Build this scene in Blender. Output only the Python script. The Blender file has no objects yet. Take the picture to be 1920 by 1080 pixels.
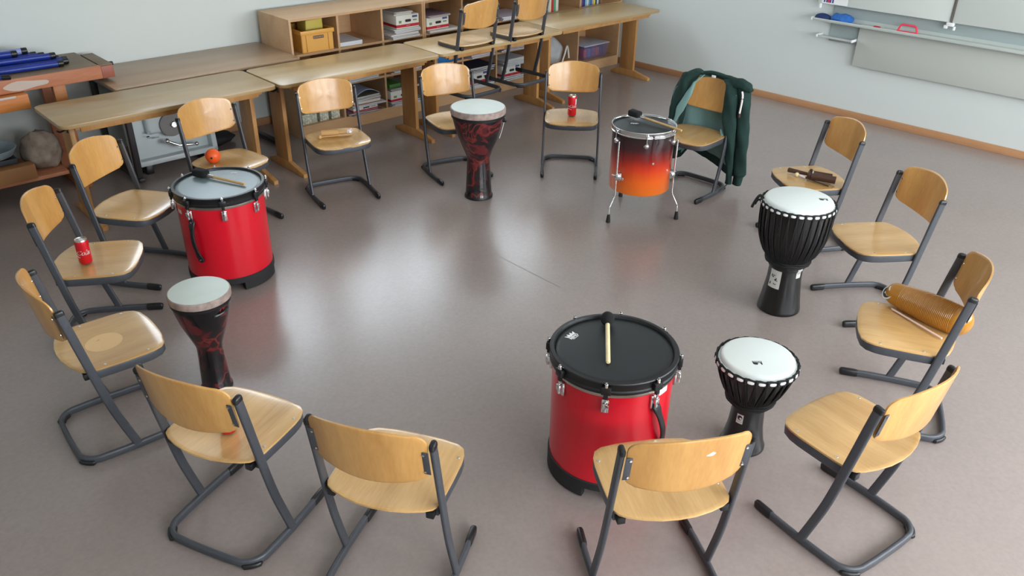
import bpy, bmesh, math, random
from mathutils import Vector, Matrix, noise
PI = math.pi
S = bpy.context.scene
COL = S.collection
R = math.radians
# ------------------------------------------------------------------ materials
def nmat(name):
    m = bpy.data.materials.new(name); m.use_nodes = True
    nt = m.node_tree; b = nt.nodes['Principled BSDF']
    return m, nt, b
def srgb(r, g, b):
    f = lambda c: (c/255)/12.92 if c/255 <= .04045 else ((c/255+.055)/1.055)**2.4
    return (f(r), f(g), f(b), 1)
def mat(name, col, rough=.5, metal=0, spec=.5, coat=0, coat_r=.1, var=0, vscale=20, trans=0, bump=0, bscale=200, stretch=None):
    m, nt, b = nmat(name)
    b.inputs['Base Color'].default_value = col
    b.inputs['Roughness'].default_value = rough
    b.inputs['Metallic'].default_value = metal
    b.inputs['Specular IOR Level'].default_value = spec
    b.inputs['Coat Weight'].default_value = coat
    b.inputs['Coat Roughness'].default_value = coat_r
    b.inputs['Transmission Weight'].default_value = trans
    if var or bump:
        tc = nt.nodes.new('ShaderNodeTexCoord'); mp = nt.nodes.new('ShaderNodeMapping')
        nt.links.new(tc.outputs['Object'], mp.inputs[0])
        if stretch: mp.inputs['Scale'].default_value = stretch
        if var:
            n = nt.nodes.new('ShaderNodeTexNoise'); n.inputs['Scale'].default_value = vscale; n.inputs['Detail'].default_value = 4
            nt.links.new(mp.outputs[0], n.inputs['Vector'])
            cr = nt.nodes.new('ShaderNodeValToRGB')
            cr.color_ramp.elements[0].position = .3; cr.color_ramp.elements[1].position = .7
            cr.color_ramp.elements[0].color = [c*(1-var) for c in col[:3]]+[1]
            cr.color_ramp.elements[1].color = [min(1, c*(1+var)) for c in col[:3]]+[1]
            nt.links.new(n.outputs['Fac'], cr.inputs[0]); nt.links.new(cr.outputs[0], b.inputs['Base Color'])
        if bump:
            n2 = nt.nodes.new('ShaderNodeTexNoise'); n2.inputs['Scale'].default_value = bscale; n2.inputs['Detail'].default_value = 3
            nt.links.new(mp.outputs[0], n2.inputs['Vector'])
            bp = nt.nodes.new('ShaderNodeBump'); bp.inputs['Strength'].default_value = bump; bp.inputs['Distance'].default_value = .002
            nt.links.new(n2.outputs['Fac'], bp.inputs['Height']); nt.links.new(bp.outputs[0], b.inputs['Normal'])
    return m
def wood(name, c1, c2, rough, axis, scale=9, coat=0, coat_r=.15, rnd=True, spec=.5):
    """veneer: long soft bands along one axis, finer pores on top"""
    m, nt, b = nmat(name); L = nt.links.new; N = nt.nodes.new
    tc = N('ShaderNodeTexCoord'); oi = N('ShaderNodeObjectInfo'); add = N('ShaderNodeVectorMath'); add.operation = 'ADD'
    mul = N('ShaderNodeVectorMath'); mul.operation = 'SCALE'; mul.inputs[0].default_value = (3.1, 1.7, 2.3)
    L(oi.outputs['Random'], mul.inputs['Scale']); L(tc.outputs['Object'], add.inputs[0]); L(mul.outputs[0], add.inputs[1])
    mp = N('ShaderNodeMapping'); s = [1, 1, 1]; s[axis] = .09; mp.inputs['Scale'].default_value = s
    L(add.outputs[0], mp.inputs[0])
    n = N('ShaderNodeTexNoise'); n.inputs['Scale'].default_value = scale; n.inputs['Detail'].default_value = 5; n.inputs['Distortion'].default_value = .6
    L(mp.outputs[0], n.inputs['Vector'])
    n2 = N('ShaderNodeTexNoise'); n2.inputs['Scale'].default_value = scale*14; n2.inputs['Detail'].default_value = 2
    L(mp.outputs[0], n2.inputs['Vector'])
    mx = N('ShaderNodeMix'); mx.data_type = 'FLOAT'; mx.inputs[0].default_value = .25
    L(n.outputs['Fac'], mx.inputs[2]); L(n2.outputs['Fac'], mx.inputs[3])
    cr = N('ShaderNodeValToRGB'); e = cr.color_ramp.elements
    e[0].position = .34; e[1].position = .66; e[0].color = c1; e[1].color = c2
    L(mx.outputs[0], cr.inputs[0])
    hs = N('ShaderNodeHueSaturation'); mr = N('ShaderNodeMapRange'); mr.inputs[3].default_value = .9; mr.inputs[4].default_value = 1.1
    if rnd: L(oi.outputs['Random'], mr.inputs[0]); L(mr.outputs[0], hs.inputs['Value'])
    L(cr.outputs[0], hs.inputs['Color']); L(hs.outputs[0], b.inputs['Base Color'])
    b.inputs['Roughness'].default_value = rough; b.inputs['Coat Weight'].default_value = coat; b.inputs['Coat Roughness'].default_value = coat_r
    b.inputs['Specular IOR Level'].default_value = spec
    return m
M = {}
M['seat'] = wood('beech_seat', srgb(184, 142, 86), srgb(212, 172, 114), .34, 1, 8, coat=.75, coat_r=.16)
M['back'] = wood('beech_back', srgb(182, 130, 66), srgb(208, 158, 90), .36, 2, 8, coat=.7, coat_r=.17)
M['ply'] = mat('ply_edge', srgb(205, 165, 105), .5)
M['frame'] = mat('grey_enamel', srgb(74, 77, 83), .42, .25, var=.05, vscale=60)
M['blackplastic'] = mat('black_plastic', srgb(22, 23, 26), .35)
M['rubber'] = mat('black_rubber', srgb(28, 28, 30), .7)
M['screw'] = mat('steel_screw', srgb(225, 222, 215), .22, 1)
M['chrome'] = mat('chrome', srgb(225, 226, 228), .12, 1)
M['satin'] = mat('satin_nickel', srgb(190, 186, 178), .3, 1)
M['desk'] = wood('desk_top', srgb(166, 136, 92), srgb(184, 155, 110), .34, 0, 6, coat=.2, coat_r=.2)
M['deskbrown'] = wood('old_desk_top', srgb(150, 122, 96), srgb(166, 138, 110), .38, 0, 6, coat=.2)
M['leg'] = wood('beech_leg', srgb(170, 120, 68), srgb(196, 148, 90), .45, 2, 9)
M['shelf'] = wood('shelf_board', srgb(178, 140, 102), srgb(194, 156, 116), .45, 0, 6)
M['bench'] = wood('bench_wood', srgb(166, 98, 66), srgb(198, 132, 96), .55, 0, 10)
M['benchtop'] = wood('bench_top', srgb(98, 82, 60), srgb(126, 106, 80), .5, 0, 8)
M['benchorange'] = wood('bench_jaw', srgb(170, 96, 40), srgb(202, 128, 62), .5, 0, 8)
M['red'] = mat('red_shell', srgb(206, 8, 34), .32, coat=.3, coat_r=.15, bump=.08, bscale=400)
M['black'] = mat('black_hoop', srgb(20, 21, 24), .4)
M['blackgloss'] = mat('black_gloss', srgb(9, 9, 11), .34, coat=.25, bump=.3, bscale=40, stretch=(1, 1, .15))
M['headblack'] = mat('black_head', srgb(24, 30, 34), .42)
M['headgrey'] = mat('grey_head', srgb(120, 138, 145), .34, var=.05, vscale=8)
M['headpale'] = mat('pale_head', srgb(196, 206, 200), .45, var=.04, vscale=10)
M['headwhite'] = mat('white_head', srgb(216, 223, 221), .42)
M['collar'] = mat('tan_collar', srgb(152, 134, 126), .6, var=.3, vscale=30)
M['white'] = mat('white_mark', srgb(232, 234, 234), .5)
M['offwhite'] = mat('off_white', srgb(205, 205, 200), .55)
M['dash'] = mat('white_loop', srgb(240, 242, 242), .45)
M['rope'] = mat('black_rope', srgb(9, 9, 11), .75, bump=.4, bscale=300)
M['steel'] = mat('steel_table', srgb(96, 108, 116), .4, .3)
M['darksteel'] = mat('dark_steel', srgb(52, 48, 50), .5, .2)
M['canred'] = mat('can_red', srgb(205, 14, 30), .3, .25, coat=.3)
M['alu'] = mat('aluminium', srgb(196, 194, 188), .28, 1)
M['whitewood'] = mat('pale_stick', srgb(232, 210, 162), .5, var=.05, vscale=30)
M['stickwood'] = mat('hickory_stick', srgb(196, 160, 108), .45, var=.08, vscale=30)
M['felt'] = mat('black_felt', srgb(12, 12, 15), .95, bump=.5, bscale=500)
M['orange'] = mat('orange_plastic', srgb(236, 92, 34), .42)
M['blockwood'] = wood('pale_block', srgb(186, 140, 84), srgb(208, 166, 108), .45, 0, 14)
M['brownwood'] = wood('dark_block', srgb(56, 34, 26), srgb(76, 50, 38), .38, 0, 14)
M['pink'] = mat('pink_stick', srgb(232, 205, 196), .5)
M['cord'] = mat('white_cord', srgb(232, 222, 222), .7)
M['hoodie'] = mat('hoodie_green', srgb(36, 58, 54), .9, spec=.2, var=.12, vscale=14, bump=.3, bscale=350)
M['lining'] = mat('teal_lining', srgb(122, 158, 156), .85, spec=.2, var=.06, vscale=14)
M['maroon'] = mat('maroon_tip', srgb(70, 40, 44), .6)
M['cream'] = mat('box_white', srgb(214, 214, 208), .6)
M['boxred'] = mat('box_red', srgb(176, 22, 40), .5)
M['inkblue'] = mat('ink_blue', srgb(70, 78, 140), .6)
M['inkgreen'] = mat('ink_green', srgb(110, 140, 90), .6)
M['ink'] = mat('ink_black', srgb(24, 26, 30), .6)
M['crate'] = mat('yellow_crate', srgb(208, 152, 68), .45)
M['yellowgreen'] = mat('yellow_green_bag', srgb(190, 172, 78), .6)
M['board'] = mat('whiteboard', srgb(208, 214, 210), .3)
M['boardlow'] = mat('whiteboard_low', srgb(190, 194, 188), .38)
M['boardback'] = mat('board_backing', srgb(168, 180, 180), .5)
M['tray'] = mat('tray_metal', srgb(196, 204, 200), .35, .2)
M['bluecloth'] = mat('blue_cloth', srgb(40, 100, 176), .8, var=.2, vscale=25)
M['navycloth'] = mat('navy_cloth', srgb(20, 44, 92), .8)
M['coral'] = mat('coral_plastic', srgb(232, 62, 84), .4)
M['bluetube'] = mat('blue_tube', srgb(24, 50, 142), .4, var=.12, vscale=10)
M['paleblue'] = mat('pale_blue_tube', srgb(140, 152, 206), .45)
M['wall'] = mat('wall_paint', srgb(206, 212, 210), .75, bump=.1, bscale=120)
M['ceil'] = mat('ceiling_paint', srgb(225, 226, 222), .9)
M['basewood'] = wood('baseboard_wood', srgb(166, 120, 84), srgb(186, 140, 102), .4, 0, 5)
M['sinkwhite'] = mat('sink_white', srgb(205, 214, 216), .35)
M['disc'] = mat('grey_disc', srgb(120, 116, 112), .45)
M['bowl'] = mat('bowl_blue', srgb(150, 168, 178), .4)
M['cloth'] = mat('grey_brown_cloth', srgb(142, 128, 116), .9, var=.3, vscale=16, bump=.5, bscale=60)
M['cardboard'] = mat('cardboard_box', srgb(150, 104, 62), .7)
M['canvas'] = mat('canvas_bag', srgb(172, 174, 176), .8, var=.1, vscale=14)
M['tape'] = mat('blue_grey', srgb(96, 130, 150), .5)
M['barcode'] = mat('barcode_label', srgb(215, 222, 222), .5)
def patterned(name):
    m, nt, b = nmat(name); L = nt.links.new; N = nt.nodes.new
    tc = N('ShaderNodeTexCoord')
    w = N('ShaderNodeTexNoise'); w.inputs['Scale'].default_value = 5.5; w.inputs['Detail'].default_value = 1.5; w.inputs['Distortion'].default_value = 1.4
    L(tc.outputs['Object'], w.inputs['Vector'])
    v = N('ShaderNodeTexVoronoi'); v.feature = 'DISTANCE_TO_EDGE'; v.inputs['Scale'].default_value = 4
    sc = N('ShaderNodeVectorMath'); sc.operation = 'MULTIPLY_ADD'; sc.inputs[1].default_value = (.35, .35, .35)
    L(w.outputs['Color'], sc.inputs[0]); L(tc.outputs['Object'], sc.inputs[2]); L(sc.outputs[0], v.inputs['Vector'])
    cr = N('ShaderNodeValToRGB'); e = cr.color_ramp.elements
    e[0].position = 0; e[0].color = srgb(118, 38, 36); e[1].position = .05; e[1].color = srgb(48, 15, 20)
    x = cr.color_ramp.elements.new(.13); x.color = srgb(14, 11, 17)
    L(v.outputs['Distance'], cr.inputs[0])
    w2 = N('ShaderNodeTexNoise'); w2.inputs['Scale'].default_value = 5; w2.inputs['Detail'].default_value = 1
    L(sc.outputs[0], w2.inputs['Vector'])
    c2 = N('ShaderNodeValToRGB'); e2 = c2.color_ramp.elements
    e2[0].position = .52; e2[0].color = (0, 0, 0, 1); e2[1].position = .60; e2[1].color = (1, 1, 1, 1)
    L(w2.outputs['Fac'], c2.inputs[0])
    mx = N('ShaderNodeMix'); mx.data_type = 'RGBA'; mx.inputs[7].default_value = srgb(104, 30, 34)
    mth = N('ShaderNodeMath'); mth.operation = 'MULTIPLY'; mth.inputs[1].default_value = .75
    L(c2.outputs[0], mth.inputs[0]); L(mth.outputs[0], mx.inputs[0]); L(cr.outputs[0], mx.inputs[6])
    L(mx.outputs[2], b.inputs['Base Color']); b.inputs['Roughness'].default_value = .26; b.inputs['Coat Weight'].default_value = .5
    return m
M['flame'] = patterned('flame_pattern')
def burst(name, z0, z1):
    m, nt, b = nmat(name); L = nt.links.new; N = nt.nodes.new
    tc = N('ShaderNodeTexCoord'); sp = N('ShaderNodeSeparateXYZ'); L(tc.outputs['Object'], sp.inputs[0])
    mr = N('ShaderNodeMapRange'); mr.inputs[1].default_value = z0; mr.inputs[2].default_value = z1; L(sp.outputs['Z'], mr.inputs[0])
    cr = N('ShaderNodeValToRGB'); e = cr.color_ramp.elements
    e[0].position = 0; e[0].color = srgb(255, 128, 26); e[1].position = 1; e[1].color = srgb(14, 8, 14)
    for p, c in ((.25, (248, 104, 18)), (.46, (214, 54, 14)), (.62, (134, 22, 14)), (.78, (56, 12, 18))):
        x = cr.color_ramp.elements.new(p); x.color = srgb(*c)
    mp = N('ShaderNodeMapping'); mp.inputs['Scale'].default_value = (14, 14, 1.2); L(tc.outputs['Object'], mp.inputs[0])
    n = N('ShaderNodeTexNoise'); n.inputs['Scale'].default_value = 1.6; n.inputs['Detail'].default_value = 3; L(mp.outputs[0], n.inputs['Vector'])
    ma = N('ShaderNodeMath'); ma.operation = 'MULTIPLY_ADD'; ma.inputs[1].default_value = .1; L(n.outputs['Fac'], ma.inputs[0])
    sb = N('ShaderNodeMath'); sb.operation = 'SUBTRACT'; sb.inputs[1].default_value = .05
    L(mr.outputs[0], ma.inputs[2]); L(ma.outputs[0], sb.inputs[0]); L(sb.outputs[0], cr.inputs[0])
    L(cr.outputs[0], b.inputs['Base Color']); b.inputs['Roughness'].default_value = .3; b.inputs['Coat Weight'].default_value = .7; b.inputs['Coat Roughness'].default_value = .08
    return m
M['burst'] = burst('sunburst_lacquer', .205, .64)
def guiro_mat():
    m, nt, b = nmat('amber_plastic')
    b.inputs['Base Color'].default_value = srgb(172, 116, 28); b.inputs['Roughness'].default_value = .22
    b.inputs['Coat Weight'].default_value = .5; b.inputs['Subsurface Weight'].default_value = .25; b.inputs['Subsurface Radius'].default_value = (.02, .012, .004)
    return m
M['amber'] = guiro_mat()
def floor_mat():
    m, nt, b = nmat('linoleum'); L = nt.links.new; N = nt.nodes.new
    tc = N('ShaderNodeTexCoord')
    n = N('ShaderNodeTexNoise'); n.inputs['Scale'].default_value = 55; n.inputs['Detail'].default_value = 5; L(tc.outputs['Object'], n.inputs['Vector'])
    n2 = N('ShaderNodeTexNoise'); n2.inputs['Scale'].default_value = 2.2; n2.inputs['Detail'].default_value = 4; L(tc.outputs['Object'], n2.inputs['Vector'])
    mx = N('ShaderNodeMix'); mx.data_type = 'FLOAT'; mx.inputs[0].default_value = .35; L(n.outputs['Fac'], mx.inputs[2]); L(n2.outputs['Fac'], mx.inputs[3])
    cr = N('ShaderNodeValToRGB'); e = cr.color_ramp.elements; e[0].position = .3; e[1].position = .7
    e[0].color = srgb(141, 129, 125); e[1].color = srgb(150, 138, 133); L(mx.outputs[0], cr.inputs[0])
    # scattered dark and light flecks of the sheet
    v = N('ShaderNodeTexVoronoi'); v.inputs['Scale'].default_value = 26; L(tc.outputs['Object'], v.inputs['Vector'])
    lt = N('ShaderNodeMath'); lt.operation = 'LESS_THAN'; lt.inputs[1].default_value = .07; L(v.outputs['Distance'], lt.inputs[0])
    sp = N('ShaderNodeSeparateColor'); L(v.outputs['Color'], sp.inputs[0])
    g = N('ShaderNodeMath'); g.operation = 'GREATER_THAN'; g.inputs[1].default_value = .8; L(sp.outputs[0], g.inputs[0])
    mm = N('ShaderNodeMath'); mm.operation = 'MULTIPLY'; L(lt.outputs[0], mm.inputs[0]); L(g.outputs[0], mm.inputs[1])
    m2 = N('ShaderNodeMath'); m2.operation = 'MULTIPLY'; m2.inputs[1].default_value = .2; L(mm.outputs[0], m2.inputs[0])
    c3 = N('ShaderNodeMix'); c3.data_type = 'RGBA'; c3.inputs[7].default_value = srgb(84, 76, 74); L(m2.outputs[0], c3.inputs[0]); L(cr.outputs[0], c3.inputs[6])
    L(c3.outputs[2], b.inputs['Base Color'])
    b.inputs['Roughness'].default_value = .25
    b.inputs['Specular IOR Level'].default_value = .65
    return m
M['floor'] = floor_mat()
def pane_mat():
    m = bpy.data.materials.new('window_glass'); m.use_nodes = True; nt = m.node_tree; nt.nodes.clear()
    o = nt.nodes.new('ShaderNodeOutputMaterial'); mx = nt.nodes.new('ShaderNodeMixShader'); t = nt.nodes.new('ShaderNodeBsdfTransparent'); g = nt.nodes.new('ShaderNodeBsdfGlossy')
    g.inputs['Roughness'].default_value = .02; mx.inputs[0].default_value = .06
    nt.links.new(t.outputs[0], mx.inputs[1]); nt.links.new(g.outputs[0], mx.inputs[2]); nt.links.new(mx.outputs[0], o.inputs[0])
    return m
M['pane'] = pane_mat()
def clear_mat():
    m = bpy.data.materials.new('clear_tub'); m.use_nodes = True; nt = m.node_tree; nt.nodes.clear()
    o = nt.nodes.new('ShaderNodeOutputMaterial'); mx = nt.nodes.new('ShaderNodeMixShader'); t = nt.nodes.new('ShaderNodeBsdfTransparent'); g = nt.nodes.new('ShaderNodeBsdfPrincipled')
    g.inputs['Base Color'].default_value = srgb(140, 130, 165); g.inputs['Roughness'].default_value = .2; mx.inputs[0].default_value = .4
    nt.links.new(t.outputs[0], mx.inputs[1]); nt.links.new(g.outputs[0], mx.inputs[2]); nt.links.new(mx.outputs[0], o.inputs[0])
    return m
M['clear'] = clear_mat()
_mc = {}
def cmat(r, g, b, rough=.5):
    k = (r, g, b)
    if k not in _mc: _mc[k] = mat('paint_%02x%02x%02x' % k, srgb(r, g, b), rough)
    return _mc[k]

# ------------------------------------------------------------------ mesh helpers
class MB:
    def __init__(s): s.bm = bmesh.new(); s.mats = []
    def mi(s, m):
        if m not in s.mats: s.mats.append(m)
        return s.mats.index(m)
    def _faces(s, fs, m):
        i = s.mi(m)
        for f in fs: f.material_index = i
    def box(s, c, size, m=None, rot=None, bevel=0, seg=2, taper=1):
        vs = []
        for x in (-.5, .5):
            for y in (-.5, .5):
                for z in (-.5, .5):
                    k = taper if z > 0 else 1
                    vs.append(Vector((x*size[0]*k, y*size[1]*k, z*size[2])))
        if rot is not None: vs = [rot @ v for v in vs]
        bv = [s.bm.verts.new(v+Vector(c)) for v in vs]
        idx = [(0, 1, 3, 2), (4, 6, 7, 5), (0, 4, 5, 1), (2, 3, 7, 6), (0, 2, 6, 4), (1, 5, 7, 3)]
        fs = [s.bm.faces.new([bv[i] for i in f]) for f in idx]
        s._faces(fs, m)
        if bevel:
            es = list({e for f in fs for e in f.edges})
            r = bmesh.ops.bevel(s.bm, geom=es, offset=bevel, segments=seg, affect='EDGES', profile=.5, clamp_overlap=True)
            s._faces(r['faces'], m)
        return s
    def loft(s, secs, m=None, closed=True, cap=True):
        rows = [[s.bm.verts.new(p) for p in sec] for sec in secs]; n = len(secs[0]); fs = []
        for a, b in zip(rows, rows[1:]):
            for i in range(n if closed else n-1):
                j = (i+1) % n
                fs.append(s.bm.faces.new((a[i], a[j], b[j], b[i])))
        if cap and closed:
            fs.append(s.bm.faces.new(list(reversed(rows[0])))); fs.append(s.bm.faces.new(rows[-1]))
        s._faces(fs, m); return s
    def lathe(s, prof, m=None, n=48, c=(0, 0, 0), a0=0, a1=2*PI, cap=False):
        full = abs(a1-a0-2*PI) < 1e-6; k = n if full else n+1
        cols = []
        for i in range(k):
            a = a0+(a1-a0)*i/n
            cols.append([Vector((c[0]+r*math.cos(a), c[1]+r*math.sin(a), c[2]+z)) for r, z in prof])
        rows = []; s.last = []
        for j, (r, z) in enumerate(prof):
            if abs(r) < 1e-7: v = s.bm.verts.new(cols[0][j]); rows.append([v]*k)
            else: rows.append([s.bm.verts.new(cols[i][j]) for i in range(k)])
        fs = []
        for j in range(len(prof)-1):
            for i in range(k if full else k-1):
                i2 = (i+1) % k
                vs = [rows[j][i], rows[j][i2], rows[j+1][i2], rows[j+1][i]]
                u = []
                for v in vs:
                    if v not in u: u.append(v)
                if len(u) > 2: fs.append(s.bm.faces.new(u))
        if cap and not full:
            for i in (0, k-1): fs.append(s.bm.faces.new([rows[j][i] for j in range(len(prof))]))
        s._faces(fs, m); s.last = list({v for r_ in rows for v in r_}); return s
    def prism(s, pts, z0, z1, m=None, bevel=0, seg=2):
        lo = [s.bm.verts.new((x, y, z0)) for x, y in pts]; hi = [s.bm.verts.new((x, y, z1)) for x, y in pts]
        n = len(pts); fs = [s.bm.faces.new(list(reversed(lo))), s.bm.faces.new(hi)]
        for i in range(n): fs.append(s.bm.faces.new((lo[i], lo[(i+1) % n], hi[(i+1) % n], hi[i])))
        s._faces(fs, m)
        if bevel:
            es = [e for e in set(fs[0].edges) | set(fs[1].edges)]
            r = bmesh.ops.bevel(s.bm, geom=es, offset=bevel, segments=seg, affect='EDGES', profile=.5, clamp_overlap=True)
            s._faces(r['faces'], m)
        return s
    def sweep(s, path, prof, m=None, up=(0, 0, 1), closed=False, cap=True, scales=None):
        """prof: (side, up) pairs; path: points"""
        P = [Vector(p) for p in path]; n = len(P); up = Vector(up); secs = []
        for i in range(n):
            if closed: t = (P[(i+1) % n]-P[i-1])
            else: t = P[min(i+1, n-1)]-P[max(i-1, 0)]
            t.normalize(); side = t.cross(up)
            if side.length < 1e-5: side = t.cross(Vector((0, 1, 0)))
            side.normalize(); u = side.cross(t).normalized()
            k = scales[i] if scales else 1
            secs.append([P[i]+side*a*k+u*b*k for a, b in prof])
        if closed: secs.append(secs[0])
        if closed:
            rows = [[s.bm.verts.new(p) for p in sec] for sec in secs[:-1]]; rows.append(rows[0]); k = len(prof); fs = []
            for a, b in zip(rows, rows[1:]):
                for i in range(k): fs.append(s.bm.faces.new((a[i], a[(i+1) % k], b[(i+1) % k], b[i])))
            s._faces(fs, m); return s
        return s.loft(secs, m, True, cap)
    def tube(s, path, r, m=None, n=10, scales=None, closed=False, up=(0, 0, 1)):
        return s.sweep(path, [(r*math.cos(2*PI*i/n), r*math.sin(2*PI*i/n)) for i in range(n)], m, up=up, scales=scales, closed=closed)
    def cyl(s, a, b, r, m=None, n=16, r2=None, bevel=0):
        a, b = Vector(a), Vector(b); t = (b-a); L = t.length; t.normalize(); r2 = r if r2 is None else r2
        q = t.to_track_quat('Z', 'Y'); bv = min(bevel, L/3, r/2)
        pr = [(0, 0), (r-bv, 0)]+([(r, bv)] if bv else [])+([(r2, L-bv)] if bv else [])+[(r2-bv, L), (0, L)]
        s.lathe(pr, m, n)
        for v in s.last: v.co = q @ v.co + a
        return s
    def sphere(s, c, r, m=None, n=20, sc=(1, 1, 1)):
        pr = [(r*math.sin(PI*i/(n//2)), -r*math.cos(PI*i/(n//2))) for i in range(n//2+1)]; pr[0] = (0, -r); pr[-1] = (0, r)
        s.lathe(pr, m, n)
        for v in s.last: v.co = Vector((v.co.x*sc[0], v.co.y*sc[1], v.co.z*sc[2]))+Vector(c)
        return s
    def map(s, f, start=0):
        s.bm.verts.ensure_lookup_table()
        for v in s.bm.verts[start:]: v.co = f(v.co)
        return s
    def quad(s, pts, m=None):
        f = s.bm.faces.new([s.bm.verts.new(p) for p in pts]); s._faces([f], m); return s
    def build(s, name, m, parent=None, sharp=38):
        bm = s.bm
        bmesh.ops.recalc_face_normals(bm, faces=bm.faces)
        lim = R(sharp)
        for f in bm.faces: f.smooth = True
        for e in bm.edges:
            if len(e.link_faces) == 2 and e.calc_face_angle(0) > lim: e.smooth = False
        me = bpy.data.meshes.new(name); bm.to_mesh(me); bm.free()
        ms = [x if x is not None else m for x in s.mats] or [m]
        for x in ms: me.materials.append(x)
        o = bpy.data.objects.new(name, me); COL.objects.link(o)
        if parent: o.parent = parent
        return o
def rr(w, h, r, n=5):
    """rounded rectangle outline centred on 0"""
    pts = []
    for cx, cy, a0 in ((w/2-r, h/2-r, 0), (-w/2+r, h/2-r, 90), (-w/2+r, -h/2+r, 180), (w/2-r, -h/2+r, 270)):
        for i in range(n+1):
            a = R(a0+90*i/n); pts.append((cx+r*math.cos(a), cy+r*math.sin(a)))
    return pts
def oval(w, h, n=14):
    return rr(w, h, w*.42, max(2, n//4))
def smooth_path(pts, k=6):
    P = [Vector(p) for p in pts]; out = []
    for i in range(len(P)-1):
        p0, p1, p2, p3 = P[max(i-1, 0)], P[i], P[i+1], P[min(i+2, len(P)-1)]
        for j in range(k):
            t = j/k
            out.append(.5*((2*p1)+(-p0+p2)*t+(2*p0-5*p1+4*p2-p3)*t*t+(-p0+3*p1-3*p2+p3)*t**3))
    out.append(P[-1]); return out
def tag(o, label, cat, group=None):
    o['label'] = label; o['category'] = cat
    if group: o['group'] = group
    return o
def thing(name, label, cat, loc=(0, 0, 0), rz=0, group=None):
    o = bpy.data.objects.new(name, None); COL.objects.link(o); o.empty_display_size = .05
    o.location = loc; o.rotation_euler = (0, 0, rz); return tag(o, label, cat, group)
def struct(o): o['kind'] = 'structure'; return o
def copy_tree(o, parent=None):
    c = o.copy(); COL.objects.link(c)
    if parent: c.parent = parent
    for ch in list(o.children): copy_tree(ch, c)
    return c
def text_mesh(body, size, extrude=.0006, shear=0, bold=0):
    cu = bpy.data.curves.new('lettering', 'FONT'); cu.body = body; cu.size = size; cu.extrude = extrude; cu.shear = shear
    cu.align_x = 'CENTER'; cu.align_y = 'CENTER'; cu.offset = bold; cu.resolution_u = 3
    o = bpy.data.objects.new('lettering', cu); COL.objects.link(o)
    dg = bpy.context.evaluated_depsgraph_get(); me = bpy.data.meshes.new_from_object(o.evaluated_get(dg))
    bpy.data.objects.remove(o); bpy.data.curves.remove(cu); return me
def add_text(mb, body, size, m, f, shear=0, bold=0, extrude=.0006, sub=0):
    """letters lie in x,y; f maps (x,y,z) to the surface"""
    me = text_mesh(body, size, extrude, shear, bold)
    b2 = bmesh.new(); b2.from_mesh(me); bpy.data.meshes.remove(me)
    if sub: bmesh.ops.triangulate(b2, faces=b2.faces)
    vm = {v.index: mb.bm.verts.new(f(v.co)) for v in b2.verts}; fs = []
    for fc in b2.faces:
        try: fs.append(mb.bm.faces.new([vm[v.index] for v in fc.verts]))
        except ValueError: pass
    mb._faces(fs, m); b2.free(); return mb

# room frame: a runs along the back wall, b runs towards it
TH = R(43); E1 = Vector((math.cos(TH), math.sin(TH), 0)); E2 = Vector((-math.sin(TH), math.cos(TH), 0))
def W(a, b, z=0): return E1*a+E2*b+Vector((0, 0, z))
# ------------------------------------------------------------------ room shell
BW = 7.12; A0 = -2.3; B0 = -2.1; CH = 3.15
room = []
def rbox(name, a0, a1, b0, b1, z0, z1, m, bevel=0):
    """structure box given in room coordinates"""
    mb = MB().box(((a1-a0)/2, (b1-b0)/2, (z1-z0)/2), (a1-a0, b1-b0, z1-z0), bevel=bevel)
    o = mb.build(name, m); o.location = W(a0, b0, z0); o.rotation_euler = (0, 0, TH); return struct(o)
rbox('floor', A0-.2, 8.6, B0-.2, BW+.2, -.1, 0, M['floor'])
rbox('ceiling', A0-.2, 8.6, B0-.2, BW+.2, CH, CH+.1, M['ceil'])
rbox('baseboard_back', A0, 7.79, BW-.018, BW, 0, .068, M['basewood'], .003)
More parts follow.
